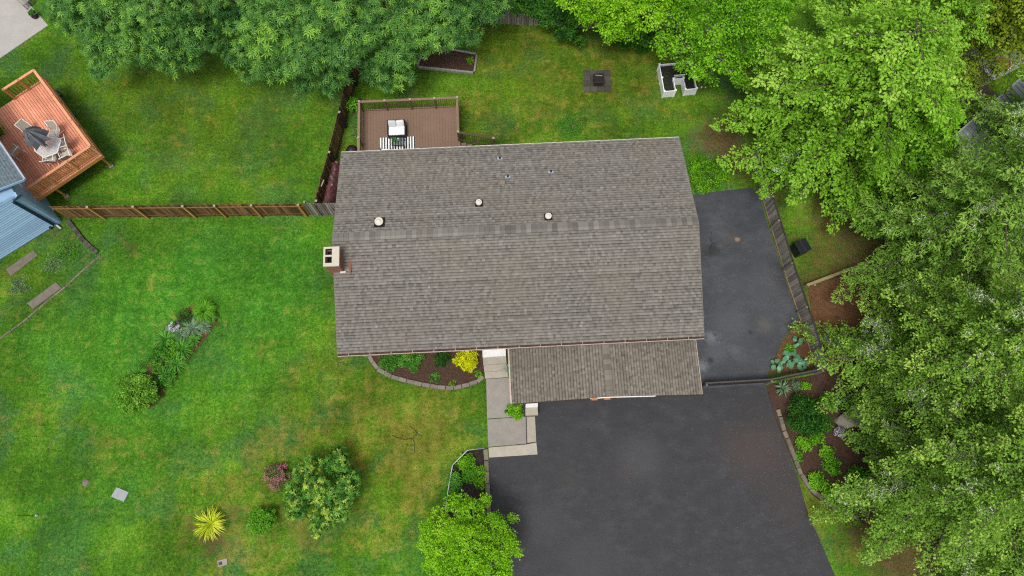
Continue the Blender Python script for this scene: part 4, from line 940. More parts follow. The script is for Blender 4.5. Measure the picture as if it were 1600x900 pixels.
while z < NZ + 1.7:
    x1 = nl if z < NZ else nl - (z - NZ) / NSL; x0 = .16 if z < NZ else (z - NZ) / NSL
    if x1 - x0 > .2:
        a = NC + ns * x0 + nn * .012 + ez * z; b = NC + ns * x1 + nn * .012 + ez * z
        sd_ = MB(); sd_.add([a + nn * .03, b + nn * .03, b + ez * .175, a + ez * .175, a, b], [(0, 1, 2, 3), (4, 5, 1, 0)])
        sd_.f[-2:] = [f[::-1] for f in sd_.f[-2:]]; part('siding_board', sd_, 'blue_siding', nb)
    z += .165
part('corner_board', MB().frame(NC + nn * .02 + ns * .075 + ez * (NZ / 2), ns, nn, ez, .075, .035, NZ / 2), 'blue_trim', nb)
part('corner_board', MB().frame(NC + ne * .13 - ns * .02 + ez * (NZ / 2), ne, ns, ez, .13, .02, NZ / 2), 'blue_siding', nb)
dsp = part('downspout', MB().beam(NC + nn * .11 + ns * .28 + ez * .2, NC + nn * .11 + ns * .28 + ez * (NZ - .1), .14, .09, nn), 'navy_metal', nb)
part('downspout_elbow', MB().tube([NC + nn * .11 + ns * .28 + ez * (NZ - .12), NC + nn * .16 + ns * .18 + ez * (NZ + .02), NC + nn * .1 - ns * .25 + ez * (NZ + .04)], .06, 6), 'navy_metal', dsp)
part('outlet_elbow', MB().tube([NC + nn * .11 + ns * .26 + ez * .28, NC + nn * .13 + ns * .22 + ez * .14, NC + nn * .40 + ns * .14 + ez * .06], .06, 8), 'galvanised', dsp)
RA = G(38, 281, NZ + .12); reave = (G(0, 225, NZ + .12) - RA).normalized()
rup = (ns + ez * NSL).normalized(); rn_ = reave.cross(rup).normalized(); rn_ = rn_ if rn_.z > 0 else -rn_
nr = part('roof', MB().add([RA, RA + reave * 8.5, RA + reave * 8.5 + rup * 6.2, RA + rup * 6.2] + [q - rn_ * .12 for q in (RA, RA + reave * 8.5, RA + reave * 8.5 + rup * 6.2, RA + rup * 6.2)],
     [(0, 1, 2, 3)[::-1], (4, 5, 6, 7), (0, 4, 5, 1)[::-1], (3, 7, 4, 0)[::-1], (2, 6, 7, 3)[::-1], (1, 5, 6, 2)[::-1]]), 'roof_bluegrey', nb)
rr2 = rn_.cross(rup).normalized(); rr2 = rr2 if rr2.dot(reave) > 0 else -rr2
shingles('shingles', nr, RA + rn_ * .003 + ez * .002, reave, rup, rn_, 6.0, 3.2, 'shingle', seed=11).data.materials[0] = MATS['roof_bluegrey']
part('rake_trim', MB().beam(RA + nn * .02, RA + nn * .02 + rup * 6.2, .03, .14), 'blue_siding', nr)
part('eave_gutter', MB().beam(RA - ns * .05, RA - ns * .05 + reave * 7, .08, .09), 'pipe_blue', nr)
for q in (0.0, .12): part('bracket', MB().beam(G(26, 283, NZ) + ne * q, G(36, 293, 2.6) + ne * q, .03, .03), 'white_paint', nb)
ut = link('garden_spotlight', MB().lathe(G(81, 356), [(.09, 0), (.09, .16), (.05, .2), (.05, .24)], 12).mesh('garden_spotlight'), 'navy_metal'); tag(ut, 'small dark blue canister beside the blue wall corner', 'canister')

# raised red deck
NDZ = 1.5
cN, cE, cS = (G(*p, NDZ + 1.0) for p in ((52, 109), (140, 228), (38, 293)))
for c in (cN, cE, cS): c.z = 0
u1 = (cN - cE); l1 = u1.length; u1.normalize(); u2 = Vector((-u1.y, u1.x, 0)); l2 = abs((cS - cE).dot(u2)); u2 = u2 if (cS - cE).dot(u2) > 0 else -u2
nd = thing('raised_deck', 'orange red raised wooden deck behind the blue house', 'deck', cE)
def ND(a, b, z=0.0): return cE + u1 * a + u2 * b + Vector((0, 0, z))          # a along the north-east edge, b towards the house
rzd = math.atan2(u1.y, u1.x); nbo = int((l2 + 1.6) / .14); dbm = unit_box('red_deck_board', (l1 + .1, .125, .035), .006)
for i in range(nbo): piece('deck_board', dbm, 'deck_red', nd, ND(l1 / 2, -.0 + (i + .5) * .14, NDZ - .0175), rzd)
part('deck_frame', MB().frame(ND(l1 / 2, (nbo * .14) / 2, NDZ - .17), u1, u2, ez, l1 / 2 - .06, nbo * .07 - .06, .12), 'timber_dark', nd)
for (a, b) in ((.15, .15), (.15, 3.0), (l1 - .2, .2), (l1 / 2, .2)):
    o = part('support_post', MB().box(ND(a, b, (NDZ - .2) / 2), (.10, .10, NDZ - .2), rzd), 'deck_beam', nd); part('post_footing', MB().box(ND(a, b, .06), (.24, .24, .14), rzd), 'concrete', o)
railing(nd, ND(0, 0), ND(l1, 0), (0.005, .33, .66, .995), 1.0, NDZ, NDZ, 'deck_red_rail', 'deck_red_rail', 'deck_red_rail', .13, None, .035, (.14, .04))
railing(nd, ND(l1, 0), ND(l1, 1.9), (.5, .98), 1.0, NDZ, NDZ, 'deck_beam', 'deck_red_rail', 'deck_beam', .17, None, .035, (.14, .04))
railing(nd, ND(0, 0), ND(0, l2), (.35, .7, .98), 1.0, NDZ, NDZ, 'deck_orange', 'deck_red_rail', 'deck_orange', .115, None, .028, (.14, .04), True)
part('rim_board', MB().beam(ND(-.06, -.06, NDZ - .14), ND(-.06, nbo * .14, NDZ - .14), .04, .24), 'deck_beam', nd)
part('rim_board', MB().beam(ND(-.06, -.05, NDZ - .14), ND(l1 + .05, -.05, NDZ - .14), .04, .24), 'deck_beam', nd)
# patio set
tc_ = G(74, 227, NDZ + .72); tc_.z = NDZ; pt2 = thing('patio_table', 'white framed hexagonal glass patio table on the red deck', 'table', tc_)
hexp = [(tc_.x + math.cos(R(60 * i + 25)) * .72, tc_.y + math.sin(R(60 * i + 25)) * .72) for i in range(6)]
part('tabletop', MB().prism(hexp, NDZ + .70, NDZ + .712), 'table_glass', pt2)
m_ = MB()
for i in range(6): m_.tube([Vector((*hexp[i], NDZ + .70)), Vector((*hexp[(i + 1) % 6], NDZ + .70))], .022, 6)
part('table_rim', m_, 'white_paint', pt2)
for i in range(0, 6, 3):
    for j in (0, 1): q = Vector((*hexp[i + j], 0)); part('leg', MB().tube([Vector((q.x, q.y, NDZ + .69)), Vector((tc_.x + (q.x - tc_.x) * .75, tc_.y + (q.y - tc_.y) * .75, NDZ + .01))], .02, 6), 'white_paint', pt2, True)
um = thing('patio_umbrella', 'half folded grey patio umbrella standing through the glass table', 'umbrella', tc_)
part('pole', MB().tube([tc_ + Vector((0, 0, .0)), tc_ + Vector((0, 0, 2.35))], .022, 8), 'steel_dark', um, True)
part('base', MB().lathe(tc_, [(.24, 0), (.24, .05), (.05, .09), (.04, .25)], 18), 'pit_brown', um, True)
cv = []; cf = []; nr_ = 8
for j, (rr_, zz) in enumerate(((.03, 2.40), (.32, 2.16), (.55, 1.78), (.66, 1.40))):
    for k in range(nr_ * 2):
        a = math.pi * k / nr_; rad = rr_ * (1.0 if k % 2 == 0 else (.97 if j < 1 else .58)); cv.append(tc_ + Vector((math.cos(a) * rad, math.sin(a) * rad, zz)))
for j in range(3):
    for k in range(nr_ * 2): k2 = (k + 1) % (nr_ * 2); cf.append((j * 16 + k, (j + 1) * 16 + k, (j + 1) * 16 + k2, j * 16 + k2))
part('canopy', MB().add(cv, cf), 'umbrella_grey', um)
for k in range(nr_): a = 2 * math.pi * k / nr_; part('rib', MB().tube([tc_ + Vector((math.cos(a) * .05, math.sin(a) * .05, 2.40)), tc_ + Vector((math.cos(a) * .325, math.sin(a) * .325, 2.175)), tc_ + Vector((math.cos(a) * .665, math.sin(a) * .665, 1.405))], .008, 4), 'steel_dark', um)
def patio_chair():
    t = bpy.data.objects.new('patio_chair', None); C.objects.link(t); tag(t, '', 'chair', 'white framed patio chairs on the red deck'); t.empty_display_size = .2
    def loc(nm, mb, mat, sm=False): return link(nm, mb.mesh(nm), mat, t, sm)
    loc('seat_sling', MB().add([(-.23, -.24, .42), (.23, -.24, .42), (.23, .22, .39), (-.23, .22, .39), (-.23, -.24, .40), (.23, -.24, .40), (.23, .22, .37), (-.23, .22, .37)], [(0, 1, 2, 3), (7, 6, 5, 4), (0, 4, 5, 1), (1, 5, 6, 2), (2, 6, 7, 3), (3, 7, 4, 0)]), 'sling_beige')
    loc('back_sling', MB().add([(-.23, .23, .40), (.23, .23, .40), (.22, .40, .92), (-.22, .40, .92), (-.23, .25, .40), (.23, .25, .40), (.22, .42, .92), (-.22, .42, .92)], [(0, 1, 2, 3), (7, 6, 5, 4), (0, 4, 5, 1), (1, 5, 6, 2), (2, 6, 7, 3), (3, 7, 4, 0)]), 'sling_beige')
    for s in (-1, 1):
        loc('side_frame', MB().tube([(s * .26, -.27, .02), (s * .26, -.27, .60), (s * .26, -.1, .65), (s * .25, .30, .62)], .019, 6), 'white_paint', True)
        loc('side_frame', MB().tube([(s * .26, -.25, .42), (s * .25, .22, .38), (s * .24, .42, .94)], .019, 6), 'white_paint', True)
        loc('leg', MB().tube([(s * .26, -.1, .40), (s * .26, .36, .02)], .019, 6), 'white_paint', True)
    loc('cross_bar', MB().tube([(-.24, .42, .94), (.24, .42, .94)], .019, 6), 'white_paint', True); loc('cross_bar', MB().tube([(-.26, -.27, .03), (.26, -.27, .03)], .019, 6), 'white_paint', True)
    return t
pc0 = patio_chair()
spots = [(46, 204, 'white framed chair behind the folded grey umbrella'), (84, 207, 'white framed chair on the lawn side of the glass table'), (97, 226, 'white framed chair at the right corner of the glass table'),
         (78, 247, 'white framed chair pulled to the deck rail side of the glass table'), (103, 242, 'white framed chair beside the corner of the red deck rail'), (23, 236, 'lone white framed chair under the grey roof corner')]
for i, (px, py, lab) in enumerate(spots):
    p = G(px, py, NDZ + .45); dv = Vector((tc_.x - p.x, tc_.y - p.y)); rz = math.atan2(dv.y, dv.x) + math.pi / 2 + jit(.15)
    if i == 5: rz += 2.5
    if i == 4: rz -= .6
    if i == 0: pc0.location = (p.x, p.y, NDZ); pc0.rotation_euler.z = rz; pc0['label'] = lab
    else: copy_thing(pc0, (p.x, p.y, NDZ), rz, lab)
pb = G(2, 208, NDZ); pl = thing('deck_planter', 'brown tub of green flowering plants at the edge of the red deck', 'planter', pb)
part('tub', MB().lathe(pb, [(.16, 0), (.22, .28), (.19, .28), (.18, .22)], 14), 'timber_dark', pl, True)
link('foliage', leaf_mesh('foliage', np.array(pb)[None] + RNG.normal(0, .17, (260, 3)) * np.array((1, 1, .5)) + np.array((.06, 0, .36)), .11 * RNG.uniform(.6, 1.3, 260), 'narrow', RNG.random(260)), 'leaf_bright', pl)
for i, (px, py, r, lab) in enumerate(((94, 151, .22, 'teal plastic plant pot nearest the corner stair rail of the red deck'), (107, 174, .16, 'pale teal watering bucket beside the red deck'), (117, 184, .19, 'teal plastic plant pot on the lawn beside the middle of the red deck'))):
    p = G(px, py); t = thing('garden_pot', lab, 'pot', p, 'teal pots beside the red deck')
    part('pot', MB().lathe(p, [(r * .75, 0), (r, .32), (r * 1.08, .33), (r * 1.08, .37), (r * .92, .37), (r * .9, .28)], 16), 'teal_plastic', t, True)
    part('soil', MB().lathe(p, [(r * .9, .27), (r * .9, .30)], 14), 'soil', t)
    if i != 1: link('foliage', leaf_mesh('foliage', np.array(p)[None] + RNG.normal(0, r * .5, (90, 3)) * np.array((1, 1, .4)) + np.array((0, 0, .38)), .09 * RNG.uniform(.6, 1.3, 90), 'oval', RNG.random(90) * .5), 'leaf_hosta', t)
# things on the concrete patio, top left
bp_ = G(57, 27); wb = thing('barrel_planter', 'dark barrel planter at the edge of the concrete patio', 'planter', bp_)
part('barrel', MB().lathe(bp_, [(.17, .05), (.21, .25), (.19, .46), (.17, .46), (.16, .38)], 16), 'pit_brown', wb, True)
for z in (.14, .36): part('hoop', MB().lathe(bp_, [(.212, z), (.212, z + .03)], 16), 'steel_dark', wb, True)
link('foliage', leaf_mesh('foliage', np.array(bp_)[None] + RNG.normal(0, .1, (140, 3)) * np.array((1, 1, .4)) + np.array((0, 0, .5)), .09 * RNG.uniform(.6, 1.3, 140), 'oval', RNG.random(140) * .6), 'leaf_strap', wb)
bn = G(40, 5); be = thing('patio_bench', 'weathered wooden bench on the concrete patio', 'bench', bn); rb = -.72
bx_, by_ = Vector((math.cos(rb), math.sin(rb), 0)), Vector((-math.sin(rb), math.cos(rb), 0))
for i in range(4): part('seat_slat', MB().frame(bn + by_ * (-.2 + i * .12) + ez * .47, bx_, by_, ez, .55, .05, .015), 'timber_weathered', be)
for z in (.62, .78): part('back_slat', MB().frame(bn + by_ * .26 + ez * z, bx_, by_, ez, .55, .015, .05), 'timber_red', be)
for s in (-1, 1):
    for q, hh in ((-.2, .23), (.24, .43)): part('leg', MB().frame(bn + bx_ * (s * .48) + by_ * q + ez * (hh + .04), bx_, by_, ez, .03, .03, hh), 'timber_weathered', be)

# ================================================================== EDGINGS AND SMALL GARDEN THINGS
def edging(name, label, pix, step, d, mat, cat='edging', z=.07):
    pts = GP(pix); t = thing(name, label, cat, pts[0]); acc = 0.0; nxt = step / 2; key = '%s_block' % name
    bx2 = unit_box(key, d, .015)
    for a, b in zip(pts[:-1], pts[1:]):
        L = (b - a).length
        while nxt <= acc + L:
            p = a.lerp(b, (nxt - acc) / L); dr = (b - a).normalized()
            piece('block', bx2, mat, t, (p.x + jit(.01), p.y + jit(.01), z - d[2] / 2 + d[2] / 2 + jit(.012)), 0, (jit(.03), jit(.03), math.atan2(dr.y, dr.x) + jit(.04)), (1 + jit(.05), 1, 1)); nxt += step
        acc += L
    return t
edging('paver_edging', 'curved row of grey brown blocks round the front bed', [(576, 545), (577, 556), (583, 567), (595, 580), (610, 588), (630, 594), (655, 600), (682, 605), (708, 606.5), (730, 602), (746, 596), (756, 588)], .41, (.395, .20, .17), 'paver', z=.05)
edging('stone_edging', 'row of dark stone blocks edging the neighbour weed bed', [(107, 345), (113, 353), (121, 363), (133, 378), (145, 389), (155, 397)], .27, (.25, .24, .16), 'paver_dark', z=.05)
edging('soil_edging', 'low worn stone edging curving to the left edge of the lawn', [(157, 399), (135, 418), (110, 442), (75, 470), (40, 500), (0, 530), (-20, 545)], .34, (.33, .10, .08), 'curb_stone', z=.01)
edging('curb_edging', 'weathered concrete curb between corner bed and driveway', [(759, 702), (761, 740), (763, 790), (768, 830)], .55, (.54, .22, .16), 'curb_stone', z=.06)
edging('drive_edging', 'row of mossy stone blocks along the driveway bed', [(1214, 640), (1226, 678), (1237, 706), (1250, 740), (1265, 763), (1290, 785), (1320, 800), (1345, 812)], .37, (.36, .20, .20), 'curb_stone', z=.07)
sb_ = GP([(1197, 600), (1210, 640), (1222, 680), (1232, 710)])
wf = thing('wire_edging', 'low galvanised wire edging round the corner bed', 'edging', G(707, 727)); wp = GP([(697, 800), (702, 760), (708, 727), (731, 704), (757, 701)])
part('top_wire', MB().tube([p + Vector((0, 0, .40)) for p in wp], .022, 6), 'galvanised', wf, True)
part('bottom_wire', MB().tube([p + Vector((0, 0, .12)) for p in wp], .010, 5), 'galvanised', wf, True)
for p in wp: part('stake', MB().tube([p + Vector((0, 0, 0)), p + Vector((0, 0, .44))], .014, 5), 'galvanised', wf, True)
def stepstone(px, lab, z=.05):
    o = link('stepping_slab', MB().prism([(G(*p).x, G(*p).y) for p in px], -.03, z).mesh('stepping_slab'), 'slab_weathered'); bevel_mod(o, .015); tag(o, lab, 'paving slab', 'slabs in the weedy bed')
stepstone([(10, 421), (53, 391), (60, 399), (17, 432)], 'worn brown slab lying nearer the blue house wall')
stepstone([(43, 474), (88, 441), (97, 450), (52, 483)], 'worn brown slab lying nearer the lawn edge')
o = link('utility_cover', MB().prism([(G(*p).x, G(*p).y) for p in ((183, 761), (202, 769), (194, 784), (174, 776))], -.03, .05).mesh('utility_cover'), 'concrete_grey'); bevel_mod(o, .012); tag(o, 'square pale concrete utility cover set in the lawn', 'utility cover')
mb_ = thing('meter_box', 'small pale meter box with dark lid near the bottom edge', 'meter box', G(347, 880)); part('frame', MB().prism([(G(*p).x, G(*p).y) for p in ((340, 876), (355, 872), (356, 882), (341, 886))], -.02, .045), 'concrete', mb_, bevel=.01)
part('lid', MB().prism([(G(*p).x, G(*p).y) for p in ((342, 878.5), (347.5, 877), (348, 882), (342.5, 883.5))], .045, .055), 'steel_dark', mb_)
sp_ = thing('sprinkler', 'small lawn sprinkler with short hose at lower left', 'sprinkler', G(58, 805)); part('head', MB().lathe(G(58, 805), [(.07, 0), (.07, .06), (.03, .08), (.03, .14)], 10), 'pipe_blue', sp_, True); part('hose', MB().tube([G(56, 805, .02), G(48, 806, .03), G(38, 805.5, .03), G(27, 806, .02)], .016, 6), 'dry_twig', sp_, True)
o = link('mole_hill', MB().lathe(G(134, 754), [(.20, -.02), (.16, .04), (.09, .07), (.02, .08)], 12).mesh('mole_hill'), 'slab_weathered'); tag(o, 'small brown soil mound on the left lawn', 'soil mound')
twg = thing('fallen_twig', 'dead forked twig lying on the dry lawn', 'twig', G(652, 680)); m_ = MB()
for q in ([(620, 684), (632, 687), (645, 685), (652, 678), (651, 670)], [(645, 685), (648, 695), (647, 708)], [(640, 666), (648, 672), (652, 678), (660, 682)], [(612, 680), (622, 685)]): m_.tube([G(*p, .05) for p in q], .012, 4)
part('branch', m_, 'dry_twig', twg)
# fire pit on pavers
fp = thing('paver_pad', 'square pad of dark mossy pavers on the back lawn', 'paver pad', G(933, 127)); c0 = G(933, 127); pv = unit_box('pad_paver', (.285, .285, .06), .01)
for i in range(4):
    for j in range(4): piece('paver', pv, 'paver_dark', fp, (c0.x + (i - 1.5) * .40, c0.y + (j - 1.5) * .36, .03 + jit(.006)), jit(.05), None, (1.36, 1.22, 1))
c1 = G(935, 125, .3); c1.z = .065; ft = thing('fire_pit', 'dark brown square fire pit box on the paver pad', 'fire pit', c1)
part('body', MB().box(c1 + Vector((0, 0, .20)), (.54, .54, .40), .05), 'pit_brown', ft, bevel=.015); part('lid', MB().box(c1 + Vector((0, 0, .425)), (.60, .60, .05), .05), 'steel_dark', ft, bevel=.015)
part('lid_handle', MB().beam(c1 + Vector((-.19, .16, .475)), c1 + Vector((.2, .13, .475)), .03, .03), 'galvanised', ft)
# timber raised bed
rb_ = thing('raised_bed', 'grey timber framed bark bed under the tree edge', 'garden bed', G(700, 95)); q4 = [(652, 104), (741, 113), (745, 84), (664, 70)]; qp = GP(q4, .16)
for a, b in zip(qp, qp[1:] + qp[:1]):
    a2, b2 = Vector((a.x, a.y, .09)), Vector((b.x, b.y, .09)); d = (b2 - a2).normalized() * .06; part('timber', MB().beam(a2 + d, b2 - d, .11, .18), 'timber_weathered', rb_, bevel=.01)
part('soil', MB().prism([(p.x, p.y) for p in qp], 0, .12), 'mulch', rb_)
xs = [p.x for p in qp]; ys = [p.y for p in qp]; P = np.stack([RNG.uniform(min(xs), max(xs), 1600), RNG.uniform(min(ys), max(ys), 1600), RNG.uniform(.12, .15, 1600)], 1); P = P[inside(P, qp)]
o = link('bark_chips', leaf_mesh('bark_chips', P, .08 * RNG.uniform(.5, 1.4, len(P)), 'oval', RNG.random(len(P)), .8, .5), 'bark_chip', rb_); o['kind'] = 'stuff'
# white vinyl planter, U shaped
def PW(u, v, z=0.0):
    a = G(1031, 101, .62); b = G(1038, 143, .62); c = G(1087, 138.5, .62)       # inner reference: back left, front left, front right (top corners)
    ux_ = (c - b).normalized(); L = (c - b).length; vy = Vector((-ux_.y, ux_.x, 0)); D = (a - b).dot(vy)
    p = b + ux_ * (u * L) + vy * (v * D); return Vector((p.x, p.y, z))
wpn = thing('u_planter', 'white vinyl u shaped raised planter at the lawn edge', 'planter', PW(.5, .5))
def panel(u0, v0, u1_, v1_, h0=.0, h1=.62): part('panel', MB().beam(PW(u0, v0, (h0 + h1) / 2), PW(u1_, v1_, (h0 + h1) / 2), .045, h1 - h0), 'white_vinyl', wpn)
outl = [(0, 0), (.36, 0), (.36, .42), (.68, .42), (.68, 0), (1.03, 0), (1.03, 1), (0, 1)]
for (a, b) in zip(outl, outl[1:] + outl[:1]): panel(*a, *b)
for (u, v) in outl + [(0, .5), (1.03, .5)]:
    o = part('post', MB().box(PW(u, v, .33), (.09, .09, .66), .03), 'white_vinyl', wpn); part('post_cap', MB().box(PW(u, v, .675), (.11, .11, .03), .03), 'white_vinyl', o)
part('soil', MB().prism([(PW(*q).x, PW(*q).y) for q in outl], .05, .46), 'soil', wpn)
for i in range(7): q = .37 + i * .048; part('trellis_bar', MB().beam(PW(q, .46, .64), PW(q + .045, .46, .86), .014, .014), 'white_vinyl', wpn); part('trellis_bar', MB().beam(PW(q + .045, .475, .64), PW(q, .475, .86), .014, .014), 'white_vinyl', wpn)
part('trellis_rail', MB().beam(PW(.36, .467, .87), PW(.70, .467, .87), .03, .03), 'white_vinyl', wpn)
for i, (u, v) in enumerate(((.15, .25), (.18, .6), (.5, .75), (.84, .3))):
    p = PW(u, v, .48); t = thing('seedling', ['sparse seedlings in the front left arm of the white planter', 'sparse seedlings halfway along the left arm of the white planter', 'seedlings at the back of the white planter', 'seedlings in the right arm of the white planter'][i], 'plant', p, 'seedlings in the white planter')
    link('leaves', leaf_mesh('leaves', np.array(p)[None] + RNG.normal(0, .13, (40, 3)) * np.array((1, 1, .2)) + np.array((0, 0, .04)), .07 * RNG.uniform(.6, 1.3, 40), 'oval', RNG.random(40) * .7), 'leaf_hedge', t)
# compost bin, wood pile, covered grill
kb = G(1250, 388, .4); kb.z = 0; kt = thing('compost_bin', 'square black plastic compost bin beyond the weathered fence', 'bin', kb); rk = .42
part('body', MB().box(kb + Vector((0, 0, .38)), (.66, .66, .76), rk), 'black_plastic', kt, bevel=.03)
kx, ky = Vector((math.cos(rk), math.sin(rk), 0)), Vector((-math.sin(rk), math.cos(rk), 0))
for s in (-1, 1): part('lid', MB().frame(kb + kx * (s * .175) + ez * .79, kx, ky, ez, .165, .35, .025), 'black_plastic', kt, bevel=.012)
part('hinge_bar', MB().frame(kb + ez * .80, kx, ky, ez, .02, .33, .02), 'pit_brown', kt)
wp0 = G(508, 300); wpl = thing('wood_pile', 'firewood stack under a shiny maroon tarp by the dark fence', 'wood pile', wp0)
ta = [G(508, 334, .0), G(524, 268, .0)]; dirw = (ta[1] - ta[0]); Lw = dirw.length; dirw.normalize(); sdw = Vector((dirw.y, -dirw.x, 0))
V = []; F = []; nu, nv = 22, 13
for i in range(nu + 1):
    for j in range(nv + 1):
        s = j / nv; ang = math.pi * s; prof = 1.42 * (math.sin(ang) ** .28 if 0 < s < 1 else 0.0)
        rip = .07 * math.sin(i * 2.3 + j * 1.1) + .06 * math.sin(i * 1.1 - j * 2.7) + jit(.07)
        V.append(ta[0] + dirw * (Lw * i / nu) + sdw * (.02 + .74 * s + jit(.03)) + ez * (max(0, prof + rip * (0 < s < 1)) + .01))
for i in range(nu):
    for j in range(nv): a = i * (nv + 1) + j; F.append((a, a + 1, a + nv + 2, a + nv + 1))
part('tarp', MB().add(V, F), 'tarp', wpl, True)
for i in range(12):
    q = ta[0] + sdw * (.16 + .19 * (i % 3)) + ez * (.14 + .26 * (i // 3)); part('log', MB().tube([q + dirw * .06, q + dirw * .6], .085, 9), 'log_end', wpl)
part('batten', MB().beam(G(502, 291, 1.5), G(506, 281, 1.48), .06, .03), 'post_cap', wpl)
gc = G(551, 238, .5); gc.z = 0; gt = thing('covered_grill', 'round grey covered kettle grill at the deck corner', 'grill', gc)
part('cover', MB().lathe(gc, [(.30, .05), (.33, .4), (.34, .7), (.28, .85), (.14, .93), (.02, .95)], 16), 'steel_dark', gt, True); part('skirt_band', MB().lathe(gc, [(.342, .5), (.342, .53)], 16), 'rubber_black', gt)
hs_ = thing('garden_hose', 'thin pale garden hose and stake beside the dark fence', 'hose', G(549, 200)); part('hose', MB().tube([G(551, 196, .03), G(556, 214, .1), G(560, 216, .4)], .02, 6), 'post_cap', hs_, True); part('stake', MB().tube([G(553, 213), G(553, 213) + Vector((0, 0, .5))], .015, 5), 'galvanised', hs_, True)

# ================================================================== RIGHT NEIGHBOUR
sh = thing('garden_shed', 'grey ribbed metal roof of a shed under the right hand trees', 'shed', G(1520, 250))
sA, sB, sD = G(1489, 216, 2.5), G(1534, 177, 2.5), G(1528, 292, 2.5)
e1 = (sB - sA).normalized(); e2 = Vector((e1.y, -e1.x, 0)); e2 = e2 if (sD - sA).dot(e2) > 0 else -e2; shl, shw = 5.5, 4.2
dn = (e2 - ez * .12).normalized(); sn2 = e1.cross(dn); sn2 = sn2 if sn2.z > 0 else -sn2
part('roof_panel', MB().frame(sA + e1 * (shl / 2) + dn * (shw / 2), e1, dn, sn2, shl / 2, shw / 2, .03), 'metal_roof_grey', sh)
for i in range(19): part('roof_rib', MB().frame(sA + e1 * (.1 + i * .29) + dn * (shw / 2) + sn2 * .045, e1, dn, sn2, .02, shw / 2 - .01, .018), 'metal_roof_grey', sh)
part('edge_trim', MB().beam(sA - e2 * .05 + ez * .03, sA + e1 * shl - e2 * .05 + ez * .03, .09, .10), 'galvanised', sh)
part('wall', MB().frame(sA + e1 * (shl / 2) + e2 * (shw / 2) + ez * -1.5, e1, e2, ez, shl / 2 - .2, shw / 2 - .2, .98), 'siding_tan', sh)
P_BP = GP([(1470, 200), (1530, 120), (1580, 170), (1545, 230), (1492, 240)])
struct('brown_patio', MB().prism([(p.x, p.y) for p in P_BP], -.05, .03), 'patio_brown')
bmm = thing('patio_beam', 'dark red timber beam lying across the brown patio', 'beam', G(1490, 160)); part('timber', MB().beam(G(1476, 173, .25), G(1506, 144, .25), .14, .2), 'timber_dark', bmm, bevel=.01)
for q in (.1, .9): p = G(1476, 173, 0).lerp(G(1506, 144, 0), q); part('block', MB().box((p.x, p.y, .075), (.2, .2, .15), .7), 'timber_dark', bmm)
wd_ = thing('white_deck', 'white board deck at the right edge with a round table', 'deck', G(1580, 90)); wA, wB, wC = G(1553, 121, 1.2), G(1610, 92, 1.2), G(1530, 85, 1.2)
w1 = (wB - wA).normalized(); w2 = Vector((-w1.y, w1.x, 0)); w2 = w2 if w2.y > 0 else -w2; wm = unit_box('white_deck_board', (4.4, .135, .035), .004); rzw = math.atan2(w1.y, w1.x)
for i in range(16): p = wA + w1 * 2.0 + w2 * (.07 + i * .145); piece('deck_board', wm, 'white_vinyl', wd_, (p.x, p.y, 1.2), rzw)
part('deck_frame', MB().frame(wA + w1 * 2.0 + w2 * 1.15 + ez * -.55, w1, w2, ez, 2.1, 1.1, .5), 'white_paint', wd_)
part('top_rail', MB().beam(wA + w2 * 2.3 + ez * .9, wA + w2 * 2.3 + w1 * 4.2 + ez * .9, .2, .08), 'steel_dark', wd_)
for q in (0.05, 1.4, 2.8): part('railing_post', MB().box(wA + w2 * 2.3 + w1 * q + ez * .45, (.09, .09, .9), rzw), 'white_paint', wd_)
rt = G(1568, 100, 1.9); rt.z = 1.22; r_t = thing('round_table', 'round brown wooden table with yellow stripe on the white deck', 'table', rt)
part('tabletop', MB().lathe(rt, [(.36, .70), (.38, .71), (.38, .735), (.36, .745)], 22), 'table_wood', r_t); part('stripe', MB().box(rt + Vector((0, .03, .75)), (.70, .05, .01), -.35), 'fence_post_new', r_t)
part('pedestal', MB().lathe(rt, [(.22, 0), (.05, .05), (.05, .70)], 12), 'steel_dark', r_t, True)
fc = G(1559, 110, 1.6); fc.z = 1.22; f_c = thing('folding_chair', 'black framed folding chair beside the round brown table', 'chair', fc)
part('seat', MB().box(fc + ez * .44, (.38, .38, .02), .4), 'sling_beige', f_c)
for s in (-1, 1): part('leg', MB().tube([fc + Vector((s * .19, -.19, 0)), fc + Vector((s * .19, .2, .46))], .014, 5), 'steel_dark', f_c); part('back_frame', MB().tube([fc + Vector((s * .19, .2, 0)), fc + Vector((s * .19, -.2, .46)), fc + Vector((s * .19, -.26, .85))], .014, 5), 'steel_dark', f_c)
part('backrest', MB().box(fc + Vector((0, -.25, .76)), (.38, .02, .16), 0), 'steel_dark', f_c)
bx0 = G(1206, 90, .7); bx0.z = 0; bo = thing('wooden_table', 'small orange wooden slat table glimpsed between the tree crowns', 'table', bx0)
for i in range(5): part('slat', MB().box(bx0 + Vector((-.3 + i * .15, 0, .70)), (.13, .75, .03), .15), 'timber_red', bo)
for s in (-1, 1):
    for q in (-1, 1): part('leg', MB().box(bx0 + Vector((s * .3, q * .28, .342)), (.06, .06, .684), .15), 'timber_red', bo)
rk_ = thing('boulder', 'pale flat boulder under the tree beside the driveway bed', 'boulder', G(1325, 655)); m_ = MB(); rn = random.Random(3); V = []; F = []
for j in range(5):
    for k in range(12):
        a = 2 * math.pi * k / 12; rr_ = (1, 1.02, .9, .6, .1)[j] * rn.uniform(.85, 1.12); V.append(G(1327, 655) + Vector((math.cos(a) * rr_ * .75, math.sin(a) * rr_ * .42 + math.cos(a) * .15, (-.05, .12, .28, .36, .38)[j] * rn.uniform(.9, 1.1))))
for j in range(4):
    for k in range(12): F.append((j * 12 + k, j * 12 + (k + 1) % 12, (j + 1) * 12 + (k + 1) % 12, (j + 1) * 12 + k))
